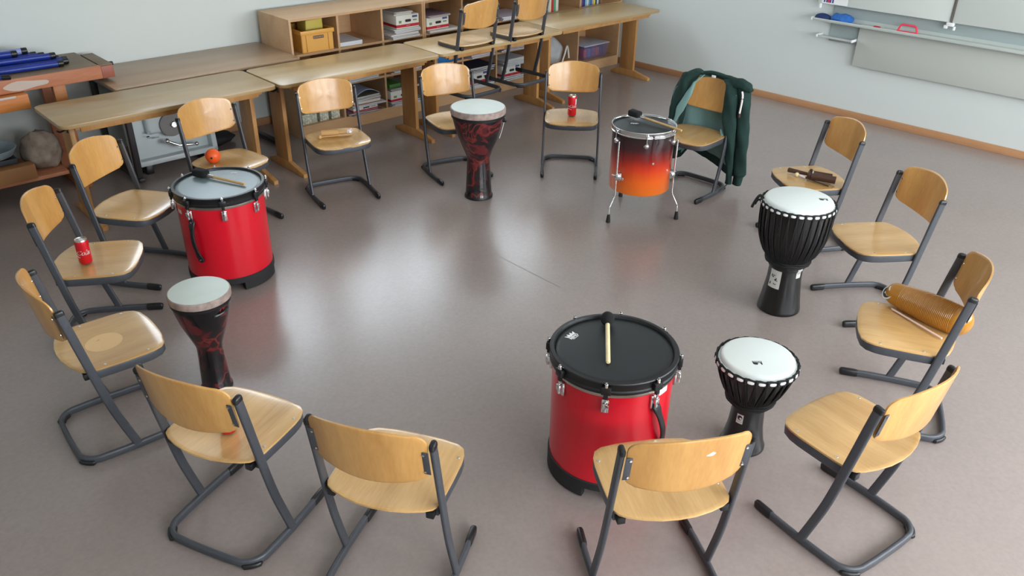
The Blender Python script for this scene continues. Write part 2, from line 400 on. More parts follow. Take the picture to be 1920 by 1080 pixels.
# right wall, at its own angle
TR = R(-45.23); RP = Vector((1.435, 9.945, 0)); RT = Vector((math.cos(TR), math.sin(TR), 0)); RN = Vector((-math.sin(TR), math.cos(TR), 0))
def WR(t, off=0, z=0): return RP+RT*t-RN*off+Vector((0, 0, z))     # off = distance out from the wall into the room
o = MB().box((4.0, .1, CH/2), (10.6, .2, CH)).build('wall_right', M['wall']); o.location = RP; o.rotation_euler = (0, 0, TR); struct(o)
o = MB().box((3.75, -.009, .034), (9.1, .018, .068), bevel=.003).build('baseboard_right', M['basewood']); o.location = RP; o.rotation_euler = (0, 0, TR); struct(o)
def window_wall(name, length, loc, rz, wins, z0, z1, start):
    """wall along local x, inside face at y=0, thickness to +y; wins = (x0,x1) openings; glazed, with its daylight"""
    mb = MB(); xs = [0]
    def bx(x0, x1, za, zb): mb.box(((x0+x1)/2, .11, (za+zb)/2), (x1-x0, .22, zb-za))
    bx(0, length, 0, z0); bx(0, length, z1, CH); p = 0
    for x0, x1 in wins: bx(p, x0, z0, z1); p = x1
    bx(p, length, z0, z1)
    w = mb.build(name, M['wall']); w.location = loc; w.rotation_euler = (0, 0, rz); struct(w)
    for i, (x0, x1) in enumerate(wins):
        fm = MB(); t = .06
        for c, s in ((((x0+x1)/2, z0+t/2), (x1-x0, t)), (((x0+x1)/2, z1-t/2), (x1-x0, t)), ((x0+t/2, (z0+z1)/2), (t, z1-z0)), ((x1-t/2, (z0+z1)/2), (t, z1-z0)), (((x0+x1)/2, (z0+z1)/2), (t, z1-z0))):
            fm.box((c[0], .1, c[1]), (s[0], .07, s[1]), bevel=.006)
        f = fm.build('window_%d' % (start+i), M['white']); f.location = loc; f.rotation_euler = (0, 0, rz); struct(f)
        pn = MB().box(((x0+x1)/2, .1, (z0+z1)/2), (x1-x0-t, .006, z1-z0-t)).build('pane', M['pane'], f)
# windows behind the camera
window_wall('wall_front', 10.9, W(8.6, B0), TH+PI, [(.95+i*1.98, .95+i*1.98+1.75) for i in range(4)], .9, 2.85, 1)
rbox('wall_left', A0-.2, A0, B0-.2, BW+.2, 0, CH, M['wall'])

# high band of windows in the back wall, above the picture
window_wall('wall_back', 11.1, W(A0-.2, BW), TH, [(4.85+i*1.75, 4.85+i*1.75+1.55) for i in range(3)], 1.85, 2.85, 5)
def area(loc, rot_m, sx, sy, e, col):
    l = bpy.data.lights.new('daylight', 'AREA'); l.shape = 'RECTANGLE'; l.size = sx; l.size_y = sy; l.energy = e; l.color = col
    o = bpy.data.objects.new('daylight', l); COL.objects.link(o); o.matrix_world = Matrix.Translation(loc) @ rot_m; return o
def face(dirv):
    return dirv.to_track_quat('-Z', 'Y').to_matrix().to_4x4()
SKY = (.93, .97, 1.0)
for i in range(4):
    x = .95+i*1.98+.875
    c = W(8.6, B0)-E1*x-E2*.3+Vector((0, 0, 1.87))
    area(c, face((E2+Vector((0, 0, -.12))).normalized()), 1.72, 1.95, 175, SKY)
for i in range(3):
    c = W(A0-.2+4.85+i*1.75+.775, BW+.3)+Vector((0, 0, 2.35))
    area(c, face((-E2+Vector((0, 0, -.2))).normalized()), 1.52, 1.0, 40, (.82, .92, 1.0))
# ------------------------------------------------------------------ school chair
OUT = [(0, -.183), (.06, -.179), (.12, -.165), (.17, -.146), (.197, -.128), (.209, -.105), (.212, -.06), (.213, 0), (.213, .05), (.212, .12), (.207, .162), (.192, .198), (.162, .221), (.10, .234), (.05, .238)]
OUTL = OUT+[(0, .239)]+[(-x, y) for x, y in reversed(OUT[1:])]
PROF = [(0, .03), (-.035, .15), (-.062, .25), (-.083, .35), (-.101, .45), (-.119, .55), (-.138, .66), (-.157, .765)]
def seat_z(x, y):
    z = .459-.007*math.exp(-((x/.15)**2+((y+.03)/.12)**2))
    if y > .17: z -= (y-.17)**2*1.8
    if y < -.1: z += (-.1-y)*.06
    return z
def back_y(x, z): return -.162-(z-.7356)*.163-.052*(1-min(1, (x/.205)**2))
def make_chair():
    root = thing('school_chair', 'x', 'chair')
    # seat
    mb = MB(); rings = [0, .3, .55, .78, .92, .975, 1.0]; c = Vector((0, .02))
    def pt(p, k, top):
        x, y = c.x+(p[0]-c.x)*k, c.y+(p[1]-c.y)*k
        z = seat_z(x, y)
        return (x, y, z-(.0015 if k == 1 else 0)) if top else (x, y, z-.0105+(.0015 if k == 1 else 0))
    n = len(OUTL)
    for top in (1, 0):
        cv = mb.bm.verts.new(pt((c.x, c.y), 0, top)); prev = None
        for k in rings[1:]:
            row = [mb.bm.verts.new(pt(p, k, top)) for p in OUTL]
            for i in range(n):
                j = (i+1) % n
                if prev is None: mb.bm.faces.new((cv, row[i], row[j]) if top else (cv, row[j], row[i]))
                else: mb.bm.faces.new((prev[i], row[i], row[j], prev[j]) if top else (prev[j], row[j], row[i], prev[i]))
            prev = row
        if top: t_row = prev
    for i in range(n):
        j = (i+1) % n; mb.bm.faces.new((t_row[i], prev[i], prev[j], t_row[j]))
    seat = mb.build('seat', M['seat'], root)
    for x in (-.192, .192):
        for y in (.142, -.039):
            MB().cyl((x, y, seat_z(x, y)-.002), (x, y, seat_z(x, y)+.0018), .0062, n=10, bevel=.001).build('screw', M['screw'], seat)
    # backrest
    hw, z0, z1 = .2075, .612, .835
    def outline():
        pts = []; rb, rt = .034, .052; zb, zt = .618, .820
        for i in range(11):
            x = -(hw-.004-rb)+2*(hw-.004-rb)*i/10; pts.append((x, zb-.022*(1-(x/hw)**2)-.0))
        for i in range(1, 7):
            a = R(-90+90*i/6); pts.append((hw-.004-rb+rb*math.cos(a), zb-.002+rb+rb*math.sin(a)))
        for i in range(0, 7):
            a = R(90*i/6); pts.append((hw-rt+rt*math.cos(a), zt-rt+rt*math.sin(a)))
        nr = 13
        for i in range(1, 9):
            x = (hw-rt)-(2*hw-2*rt)*i/9; pts.append((x, zt+.020*(1-(x/(hw-rt))**2)))
        return pts+[(-x, z) for x, z in reversed(pts[11:11+nr])]
    OB = outline(); cb = Vector((0, .725)); mb = MB(); n = len(OB)
    def pb(p, k, fr):
        x, z = cb.x+(p[0]-cb.x)*k, cb.y+(p[1]-cb.y)*k; e = .0015 if k == 1 else 0
        return (x, back_y(x, z)-(e if fr else .0095-e), z)
    for fr in (1, 0):
        cv = mb.bm.verts.new(pb((cb.x, cb.y), 0, fr)); prev = None
        for k in (.2, .4, .6, .78, .92, .98, 1.0):
            row = [mb.bm.verts.new(pb(p, k, fr)) for p in OB]
            for i in range(n):
                j = (i+1) % n
                if prev is None: mb.bm.faces.new((cv, row[i], row[j]))
                else: mb.bm.faces.new((prev[i], row[i], row[j], prev[j]))
            prev = row
        if fr: f_row = prev
    for i in range(n):
        j = (i+1) % n; mb.bm.faces.new((f_row[i], prev[i], prev[j], f_row[j]))
    back = mb.build('backrest', M['back'], root)
    for x in (-.197, .197):
        for z in (.7356, .6563):
            y = back_y(x, z); MB().cyl((x, y-.003, z), (x, y+.0018, z), .006, n=10, bevel=.001).build('screw', M['screw'], back)
    # frame
    path = []
    ins = [(x*.962, (y-.02)*.97+.018) for x, y in OUT[5:]]
    path = [(-x, y, .4285) for x, y in ins]
    path = path+[(0, .2325, .4285)]+[(x, y, .4285) for x, y in reversed(ins)]
    MB().sweep(path, rr(.016, .041, .005, 3)).build('seat_frame', M['frame'], root)
    for s in (-1, 1):
        pp = smooth_path([(s*(.2277-.007*(z/.77)), y, z) for y, z in PROF], 3)
        post = MB().sweep(pp, oval(.0175, .037), up=(0, 1, 0)).build('post', M['frame'], root)
        e = Vector(pp[-1]); d = (Vector(pp[-1])-Vector(pp[-3])).normalized()
        MB().sweep([e-d*.012, e+d*.002, e+d*.008, e+d*.011], oval(.0205, .040), up=(0, 1, 0), scales=[1, 1, .85, .5]).build('post_cap', M['blackplastic'], post)
        # bracket behind the backrest
        mb = MB(); zc = .696; x = s*.2
        rot = Matrix.Rotation(R(9.3), 3, 'X')
        mb.box((s*.199, back_y(.199, zc)-.0125, zc), (.028, .003, .105), bevel=.001, rot=rot)
        for z in (.7356, .6563):
            y = back_y(.197, z)-.0145; mb.cyl((s*.196, y-.002, z), (s*.196, y+.001, z), .0045, M['screw'], n=8)
        mb.build('bracket', M['frame'], post)
        MB().box((s*.186, -.118, .428), (.03, .028, .03), bevel=.004).build('buffer', M['blackplastic'], root)
    # base: U open to the front
    r = .085; bp = []
    bw, by = .2255, -.229
    for s in (1,):
        bp = [(bw-.009, .21, .022), (bw-.003, .12, .022), (bw, 0, .022), (bw-.002, -.09, .022)]
        for i in range(1, 8):
            a = R(90*i/8); bp.append((bw-.004-r+r*math.cos(a), by+r-r*math.sin(a), .022))
        bp.append((.09, by-.002, .022))
    full = bp+[(0, by-.003, .022)]+[(-x, y, z) for x, y, z in reversed(bp)]
    base = MB().sweep(full, oval(.0205, .036)).build('base', M['frame'], root)
    for s in (-1, 1):
        MB().sweep([(s*(bw-.006), .152, .021), (s*(bw-.0065), .16, .021), (s*(bw-.01), .226, .021), (s*(bw-.0105), .236, .0205), (s*(bw-.011), .2395, .020)], oval(.027, .041), scales=[.9, 1, 1, .85, .55]).build('foot_cap', M['blackplastic'], base)
        a0 = [(s*(bw-.004-r+(r+.003)*math.cos(R(a))), by+r-(r+.003)*math.sin(R(a)), .0122) for a in range(24, 76, 6)]
        MB().sweep(a0, rr(.036, .023, .009, 3), scales=[.55]+[1]*(len(a0)-2)+[.55]).build('glide', M['blackplastic'], base)
    return root
CH = dict(C1=(-1.9754, 5.339, -2.2186), C2=(-1.3236, 5.8555, -2.6209), C3=(-.4767, 6.3508, -2.6643), C4=(.4622, 6.4647, 3.0643), C5=(1.3805, 6.0656, 2.4028), C6=(2.0138, 5.177, 1.748), C7=(2.1105, 4.246, 1.6877), C8=(1.8721, 3.257, 1.2235), C9=(1.347, 2.4838, .6004), C10=(.541, 2.1973, .1901), C11=(-.41, 2.2235, -.2851), C12=(-1.0714, 2.4652, -.3985), C13=(-1.8218, 3.0415, -.8715), C14=(-2.2236, 3.8349, -1.377), C15=(-2.3164, 4.5663, -1.7686))
CL = dict(
 C1='beech school chair with an orange ball on its seat behind the left red drum',
 C2='beech school chair carrying the pale wooden block and thin beater, before the desks',
 C3='beech school chair half hidden behind the tall flame patterned goblet drum',
 C4='far beech school chair facing the camera, one tall red can on its seat',
 C5='beech school chair with a dark green hoodie hung over its backrest',
 C6='beech school chair carrying a dark brown double wood block, behind the larger rope drum',
 C7='empty orange toned beech school chair just right of the larger rope drum',
 C8='beech school chair holding the amber ribbed scraper at the right edge',
 C9='empty beech school chair at lower right, right of the small rope drum',
 C10='empty beech school chair with a white paint chip on its back, before the right drum',
 C11='empty beech school chair seen from behind at the bottom, left of centre',
 C12='beech school chair seen from behind, hiding a red can behind its backrest',
 C13='beech school chair at the left with a pale round worn patch on its empty seat',
 C14='beech school chair at the left with a short red can standing on its seat',
 C15='empty beech school chair just left of the left red drum, facing its handle')
GC = 'school chairs set in a circle around the floor'
proto = make_chair(); chairs = {}
for k, (x, y, a) in CH.items():
    c = proto if k == 'C1' else copy_tree(proto)
    c.location = (x, y, 0); c.rotation_euler = (0, 0, a); tag(c, CL[k], 'chair', GC); chairs[k] = c
# two chairs hung on the desk with their seats on the table top
for (a, b, rz), lb in (((4.82, 5.80, TH+R(3)), 'left one of the two beech chairs hung on the desk by their seats'),
                       ((5.44, 5.79, TH+R(3.5)), 'right one of the two beech chairs hung on the desk by their seats')):
    c = copy_tree(proto); c.location = W(a, b, .349); c.rotation_euler = (0, 0, rz); tag(c, lb, 'chair', 'chairs hung on the desk edge')
# marks on single chairs
o = MB().prism([(.018*math.cos(t)*(1+.15*math.sin(3*t)), .008*math.sin(t)) for t in [2*PI*i/14 for i in range(14)]], 0, .0006).build('paint_chip', M['white'], chairs['C10'])
o['label'] = 'small white paint chip'; o.rotation_euler = (PI/2, 0, 0); o.location = (.045, back_y(.045, .77)-.0092, .77)
sm = mat('worn_patch', srgb(226, 190, 138), .5)
mb = MB(); rws = []
for k in (0, .5, 1):
    rws.append([mb.bm.verts.new((.005+.075*k*math.cos(t), .01+.078*k*math.sin(t), seat_z(.005+.075*k*math.cos(t), .01+.078*k*math.sin(t))+.0004)) for t in [2*PI*i/28 for i in range(28)]] if k else None)
cv = mb.bm.verts.new((.005, .01, seat_z(.005, .01)+.0004))
for i in range(28):
    j = (i+1) % 28; mb.bm.faces.new((cv, rws[1][i], rws[1][j])); mb.bm.faces.new((rws[1][i], rws[2][i], rws[2][j], rws[1][j]))
o = mb.build('worn_patch', sm, chairs['C13']); o['label'] = 'pale round worn patch'

# ------------------------------------------------------------------ big red drums
def red_drum(name, label, loc, off, headm, stretch=1.0):
    x, y = loc; root = thing(name, label, 'drum', (x, y, 0), 0, None)
    r = .25; rt = .252
    MB().lathe([(r-.004, .075), (r, .075), (rt, .548), (rt-.004, .548)], n=72).build('shell', M['red'], root)
    mb = MB(); mb.lathe([(0, .055), (r-.01, .055), (r+.006, .055), (r+.006, .088), (r+.001, .092), (r-.002, .09)], n=72)
    for k in range(4):
        a0 = R(off+12+90*k); a1 = a0+R(62)
        mb.lathe([(r-.03, .0), (r-.005, .0), (r+.006, .006), (r+.006, .056), (r-.03, .056), (r-.03, 0)], n=18, a0=a0, a1=a1, cap=True)
    mb.build('base_ring', M['rubber'], root)
    MB().lathe([(rt-.002, .545), (rt+.006, .545), (rt+.008, .552), (rt+.008, .560), (rt, .562)], n=72).build('metal_rim', M['satin'], root)
    hp = MB().lathe([(rt-.008, .603), (rt-.004, .566), (rt+.004, .562), (rt+.013, .563), (rt+.0145, .575), (rt+.010, .580), (rt+.011, .606), (rt+.015, .612), (rt+.012, .616), (rt-.002, .617), (rt-.006, .612), (rt-.008, .603)], n=72).build('hoop', M['black'], root)
    hd = MB().lathe([(0, .6065), (rt-.03, .6065), (rt-.012, .605), (rt-.006, .600), (rt-.006, .595), (0, .595)], n=72).build('drum_head', headm, root)
    for k in range(8):
        a = R(off+45*k); ca, sa = math.cos(a), math.sin(a); q = Matrix.Rotation(a, 3, 'Z')
        P = lambda rr_, t, z: (rr_*ca-t*sa, rr_*sa+t*ca, z)
        lug = MB().box(P(rt+.020, 0, .586), (.020, .040, .034), rot=q, bevel=.004).box(P(rt+.02, 0, .562), (.014, .018, .03), rot=q, bevel=.003).build('hoop_clamp', M['black'], root)
        MB().cyl(P(rt+.022, 0, .515), P(rt+.022, 0, .612), .0042, n=10).cyl(P(rt+.022, 0, .603), P(rt+.022, 0, .618), .0075, n=8, bevel=.001).cyl(P(rt+.022, 0, .616), P(rt+.022, 0, .624), .005, n=4).build('tension_rod', M['chrome'], lug)
        lb = MB().box(P(rt+.006, 0, .505), (.012, .030, .062), rot=q, bevel=.003)
        lb.box(P(rt+.021, 0, .516), (.020, .021, .028), rot=q, bevel=.004).cyl(P(rt+.022, 0, .487), P(rt+.022, 0, .512), .007, n=10)
        lb.build('lug', M['chrome'], lug)
    return root
D1 = red_drum('floor_drum', 'large red floor drum with a grey head, at the left of the circle', (-1.758, 4.538), -68, M['headgrey'])
D2 = red_drum('floor_drum', 'large red floor drum with a black head, behind the near chair', (.425, 2.823), -102, M['headblack'])
def strap(root, a0, z0, a1, z1, r=.252):
    pts = []
    for i in range(13):
        t = i/12; a = R(a0+(a1-a0)*t); z = z0+(z1-z0)*t; o_ = .012+.024*math.sin(PI*t)
        if i in (0, 12): o_ = .006
        pts.append(((r+o_)*math.cos(a), (r+o_)*math.sin(a), z))
    am = R((a0+a1)/2)
    mb = MB().sweep(pts, rr(.034, .013, .006, 3), up=(math.cos(am), math.sin(am), .001), scales=[1.15, 1.2, .9]+[.8]*7+[.9, 1.2, 1.15])
    for a, z in ((a0, z0), (a1, z1)):
        aa = R(a); mb.cyl((r*math.cos(aa), r*math.sin(aa), z), ((r+.018)*math.cos(aa), (r+.018)*math.sin(aa), z), .019, M['blackplastic'], n=14, bevel=.004)
        mb.cyl(((r+.016)*math.cos(aa), (r+.016)*math.sin(aa), z), ((r+.021)*math.cos(aa), (r+.021)*math.sin(aa), z), .005, M['screw'], n=8)
    mb.build('handle', M['blackplastic'], root)
strap(D1, -112, .465, -108, .225); strap(D2, -55, .485, -42, .255)
def sticker(root, name, r, ac, zc, w, h, m, parts=None, prof=None, label=None):
    """label bent round a vertical cylinder"""
    f = lambda x, y, o_=0: (((prof(zc+y) if prof else r)+.0008+o_)*math.cos(R(ac)+x/r), ((prof(zc+y) if prof else r)+.0008+o_)*math.sin(R(ac)+x/r), zc+y)
    mb = MB(); n = 8; k = 5
    g = [[mb.bm.verts.new(f(-w/2+w*i/n, -h/2+h*j/k)) for i in range(n+1)] for j in range(k+1)]
    fs = [mb.bm.faces.new((g[j][i], g[j][i+1], g[j+1][i+1], g[j+1][i])) for j in range(k) for i in range(n)]
    mb._faces(fs, m)
    if parts: parts(mb, f)
    o = mb.build(name, m, root, 80)
    if label: o['label'] = label
    return o
sticker(D2, 'sticker', .252, -43, .53, .055, .04, M['white']); sticker(D1, 'sticker', .252, -138, .50, .05, .026, M['offwhite'])
sticker(D1, 'sticker', .262, 8, .545, .05, .05, M['white'])
def crown(mb, cx, cy, z, rot, s, m, txt):
    q = Matrix.Rotation(rot, 3, 'Z'); F = lambda v: Vector((cx, cy, z))+q @ Vector((v[0]*s, v[1]*s, v[2] if len(v) > 2 else 0))
    def bar(x0, x1, y0, y1): mb.quad([F((x0, y0)), F((x1, y0)), F((x1, y1)), F((x0, y1))], m)
    # five point crown band with the letters knocked out below as bars
    pts = [(-1, .2), (1, .2), (1.25, 1.0), (.62, .55), (.42, 1.15), (0, .6), (-.42, 1.15), (-.62, .55), (-1.25, 1.0)]
    n = len(pts); c = mb.bm.verts.new(F((0, .3))); vs = [mb.bm.verts.new(F(p)) for p in pts]
    fs = [mb.bm.faces.new((c, vs[i], vs[(i+1) % n])) for i in range(n)]; mb._faces(fs, m)
    add_text(mb, txt, .8*s, m, lambda v: F((v.x/s, v.y/s-.22, v.z)), bold=.02*s)
    bar(-.8, .8, -.72, -.62)
mb = MB(); crown(mb, -.165, .09, .6071, R(52), .024, M['white'], 'REMO'); mb.build('printed_logo', M['white'], D2)
mb = MB(); crown(mb, .04, .175, .6071, R(6), .018, M['offwhite'], 'REMO'); mb.build('printed_logo', M['offwhite'], D1)

# mallets
def mallet(name, label, p0, p1, z, kind, dz=0):
    """p0 = head centre, p1 = stick end"""
    a = Vector((p0[0], p0[1], z)); b = Vector((p1[0], p1[1], z-dz)); L = (b-a).length
    root = thing(name, label, 'mallet', (a.x, a.y, z), math.atan2(b.y-a.y, b.x-a.x)); s = math.asin((a.z-b.z)/L); rot = Matrix.Rotation(s, 3, 'Y')
    T = lambda mb: mb.map(lambda v: rot @ v)
    if kind == 'ball':
        mb = MB().sphere((.0, 0, 0), .030, n=24, sc=(1.25, 1, 1)); T(mb).build('head', M['felt'], root)
        mb = MB().cyl((.02, 0, -.006), (L, 0, -.006), .0095, n=14, bevel=.004); T(mb).build('stick', M['whitewood'], root)
    else:
        mb = MB().box((0, 0, 0), (.095, .062, .045), bevel=.014, seg=3); T(mb)
        mb.map(lambda v: v+Vector(noise.noise_vector(v*40))*.003).build('head', M['felt'], root)
        mb = MB().cyl((.03, 0, -.008), (L, 0, -.008), .0085, n=14, bevel=.003); T(mb).build('stick', M['stickwood'], root)
        mb = MB().cyl((.045, 0, -.008), (.10, 0, -.008), .0105, n=14); T(mb).build('ferrule', M['satin'], root)
    return root
mallet('drum_mallet', 'black ball headed mallet with pale stick lying on the black drum head', (.413, 3.008), (.387, 2.70), .637, 'ball', .011)
mallet('drum_mallet', 'black fabric headed mallet lying on the grey drum head', (-1.895, 4.645), (-1.586, 4.505), .632, 'block', .006)

# ------------------------------------------------------------------ goblet drums with flame pattern
FP = [(.104, 0), (.106, .008), (.106, .02), (.100, .03), (.095, .12), (.089, .22), (.0865, .30), (.089, .325), (.100, .355), (.118, .40), (.137, .445), (.158, .50), (.178, .57), (.190, .62), (.194, .645)]
def flame_drum(label, loc, sc, rz, hardware, sz=None):
    sz = sz or sc
    root = thing('goblet_drum', label, 'drum', (loc[0], loc[1], 0), rz)
    k = lambda pr: [(r*sc, z*sz) for r, z in pr]
    MB().lathe(k([(.09, 0)]+FP), n=56).build('body', M['flame'], root)
    MB().lathe(k([(.1025, 0), (.108, .002), (.108, .018), (.1055, .022)]), n=56).build('foot_ring', M['black'], root)
    MB().lathe(k([(.190, .636), (.198, .636), (.200, .662), (.194, .664)]), n=56).build('lower_band', M['black'], root)
    MB().lathe(k([(.196, .655), (.203, .66), (.2045, .690), (.202, .701), (.198, .704), (.195, .704)]), n=56).build('head_collar', M['collar'], root)
    MB().lathe(k([(0, .7045), (.193, .7045), (.1975, .7035), (.1975, .695), (0, .695)]), n=56).build('drum_head', M['headpale'], root)
    if hardware == 'knob':
        mb = MB().box((.196, 0, .605), (.03, .034, .03), bevel=.006); mb.build('strap_knob', M['blackplastic'], root)
        o = MB().sweep([(.19, -.012, .59), (.178, -.014, .54), (.158, -.014, .47)], rr(.012, .004, .0015, 2), up=(1, 0, 0)).build('white_strip', M['white'], root)
    else:
        pts = [(.186*sc*math.cos(a)+.018*math.sin((a-.0)*1)*0, .186*sc*math.sin(a), .585*sc+.006*math.sin(5*a)) for a in [R(-8+26*i/8) for i in range(9)]]
        pts = [((.178+.018*math.sin(PI*i/8))*sc*math.cos(R(-16+36*i/8)), (.178+.018*math.sin(PI*i/8))*sc*math.sin(R(-16+36*i/8)), (.59+.02*i/8)*sz) for i in range(9)]
        MB().tube(pts, .007, n=8, scales=[1.5, 1.6]+[1]*5+[1.6, 1.5]).build('handle', M['blackplastic'], root)
    return root
flame_drum('tall goblet drum with red and black flame pattern, in front of the far chairs', (-.268, 5.857), 1.0, 0, 'knob')
flame_drum('small goblet drum with red and black flame pattern, between the left chairs', (-1.478, 3.35), .707, R(-30), 'handle', .785)

# ------------------------------------------------------------------ rope tuned black drums
def rope_drum(label, loc, prof, rh, zt, rr_, zr, nseg, collar, rz=0, tilt=None):
    root = thing('rope_drum', label, 'drum', (loc[0], loc[1], 0), rz)
    if tilt: root.rotation_euler = (tilt[0], tilt[1], rz)
    MB().lathe([(prof[0][0]*.85, 0)]+prof, n=64).build('body', M['blackgloss'], root)
    MB().lathe([(0, zt), (rh-.012, zt), (rh-.004, zt-.003), (rh+.001, zt-.010), (rh+.004, zt-.022), (rh+.010, zr+.006), (rh+.012, zr-.004), (rh, zr-.006)], n=64).build('drum_head', M['headwhite'], root)
    n = 96; q = []
    ring = MB().tube([(rr_*math.cos(2*PI*i/n), rr_*math.sin(2*PI*i/n), zr+.009+.002*math.sin(nseg*2*PI*i/n)) for i in range(n)], .0045, closed=True)
    ring.tube([(rr_*math.cos(2*PI*i/n), rr_*math.sin(2*PI*i/n), zr-.014) for i in range(n)], .0045, closed=True)
    for k in range(nseg):
        a = 2*PI*k/nseg; ring.cyl((rr_*1.004*math.cos(a), rr_*1.004*math.sin(a), zr-.016), (rr_*1.0*math.cos(a), rr_*math.sin(a), zr+.013), .0075, n=8, bevel=.003)
    rg = ring.build('rope_ring', M['rope'], root)
    mb = MB(); da = 2*PI/nseg
    for k in range(nseg):
        pts = [((rr_+.0015)*math.cos(da*(k+.5)+da*t), (rr_+.0015)*math.sin(da*(k+.5)+da*t), zr-.003) for t in (-.31, -.15, 0, .15, .31)]
        mb.sweep(pts, oval(.008, .015, 8), scales=[.6, 1, 1, 1, .6])
    mb.build('white_collar_loops', M['dash'], rg)
    # lacing: zigzag from the ring down the bowl to the waist
    def rad(z):
        for (r0, z0), (r1, z1) in zip(prof, prof[1:]):
            if z0 <= z <= z1 and z1 > z0: return r0+(r1-r0)*(z-z0)/(z1-z0)
        return prof[-1][0]
    zc = collar; mb = MB()
    for k in range(nseg):
        for sgn in (-1, -.35, .35, 1):
            pts = []
            for i in range(9):
                t = i/8; z = zr-.012+(zc-zr+.012)*t; a = da*(k+sgn*.42*t); r_ = max(rad(z), prof[-1][0]*.0)+.004 if z < prof[-1][1] else rr_-.002
                if t < .15: r_ = rr_-.002-(rr_-.002-(rad(zr-.04)+.004))*(t/.15)
                pts.append((r_*math.cos(a), r_*math.sin(a), z))
            mb.tube(pts, .0036, n=6)
    mb.build('rope_lacing', M['rope'], root)
    rc = rad(zc); mb = MB()
    for j, (dr, dz) in enumerate(((.005, 0), (.008, -.012), (.004, -.022))):
        mb.tube([((rc+dr)*math.cos(2*PI*i/40), (rc+dr)*math.sin(2*PI*i/40), zc+dz+.003*math.sin(7*2*PI*i/40+j)) for i in range(40)], .0068, closed=True, n=8)
    mb.build('waist_rope', M['rope'], root)
    return root, rad
P6 = [(.120, 0), (.123, .004), (.123, .02), (.117, .05), (.110, .10), (.103, .15), (.097, .2), (.0945, .27), (.0955, .282), (.103, .288), (.1045, .318), (.101, .324), (.113, .338), (.130, .358), (.147, .383), (.162, .415), (.176, .455), (.187, .50), (.193, .56), (.195, .63), (.195, .668)]
D6, rad6 = rope_drum('larger black rope tuned drum with white head and white paper sticker on its foot', (1.592, 4.224), P6, .184, .702, .200, .672, 30, .342)
P7 = [(.098, 0), (.101, .004), (.101, .016), (.094, .03), (.088, .06), (.078, .12), (.0725, .2), (.0735, .24), (.078, .262), (.090, .275), (.106, .295), (.123, .32), (.140, .36), (.155, .405), (.165, .44), (.167, .455)]
D7, rad7 = rope_drum('smaller black rope tuned drum with white head, beside the right red drum', (1.074, 2.965), P7, .157, .488, .174, .460, 24, .285)
def st6(mb, f):
    def blob(cx, cy, w, h):
        n = 12; mb._faces([mb.bm.faces.new([mb.bm.verts.new(f(cx+w*math.cos(2*PI*i/n), cy+h*math.sin(2*PI*i/n), .0006)) for i in range(n)])], M['ink'])
    blob(-.012, .012, .006, .004); blob(-.020, .020, .0035, .008); blob(-.006, .022, .009, .0025); blob(.004, -.004, .004, .005); blob(.010, .002, .003, .008)
    blob(-.025, -.032, .004, .009); blob(.0, -.030, .0028, .005); blob(.010, -.031, .004, .0035); blob(.014, -.008, .008, .002)
sticker(D6, 'sticker', .099, -141, .222, .074, .112, M['offwhite'], st6, rad6, 'white paper sticker with a small black drawing')
sticker(D6, 'sticker', .097, -58, .27, .035, .06, M['offwhite'], lambda mb, f: add_text(mb, 'TOCA', .011, M['ink'], lambda v: f(v.x, v.y, .0006)), rad6)
def st7(mb, f):
    n = 14; pts = [(.012*math.cos(2*PI*i/n), .006+.012*math.sin(2*PI*i/n)) for i in range(n)]
    mb._faces([mb.bm.faces.new([mb.bm.verts.new(f(x, y, .0006)) for x, y in pts])], M['ink'])
    pts = [(.006*math.cos(2*PI*i/n)+.004, .003+.005*math.sin(2*PI*i/n)) for i in range(n)]
    mb._faces([mb.bm.faces.new([mb.bm.verts.new(f(x, y, .0009)) for x, y in pts])], M['offwhite'])
    add_text(mb, 'TOCA', .009, M['ink'], lambda v: f(v.x, v.y-.013, .0006))
sticker(D7, 'sticker', .076, -131, .185, .032, .048, M['offwhite'], st7, rad7, 'pale arched sticker with a dark emblem')
def head_logo(root, x, y, z, rot, s):
    q = Matrix.Rotation(rot, 3, 'Z'); F = lambda a, b, c=0: Vector((x, y, z+c))+q @ Vector((a, b, 0))
    mb = MB(); mb.quad([F(-s, -.1*s), F(s, -.1*s), F(s, .62*s), F(-s, .62*s)], M['ink'])
    pts = [(-s, -.1*s), (-s, -.5*s), (-.7*s, -.75*s), (-.2*s, -.8*s), (.1*s, -.5*s), (0, -.1*s)]
    mb._faces([mb.bm.faces.new([mb.bm.verts.new(F(*p)) for p in pts])], M['ink'])
    mb.quad([F(.55*s, -.1*s), F(.75*s, -.75*s), F(s, -.75*s), F(s, -.1*s)], M['ink'])
    add_text(mb, 'TOCA', .62*s, M['headwhite'], lambda v: F(v.x, v.y+.26*s, .0006+v.z*.2), bold=.02*s)
    mb.build('printed_logo', M['ink'], root)
head_logo(D6, .128, -.012, .7025, R(-8), .022); head_logo(D7, -.018, -.055, .4885, R(0), .020)
# spare rope end hanging at the left of the larger drum
MB().tube(smooth_path([(-.185, .045, .675), (-.20, .06, .69), (-.215, .062, .675), (-.232, .066, .63), (-.236, .066, .615)]), .008, n=8).tube(smooth_path([(-.19, .03, .67), (-.212, .05, .668), (-.226, .052, .64)]), .006, n=8).build('rope_tail', M['rope'], D6)

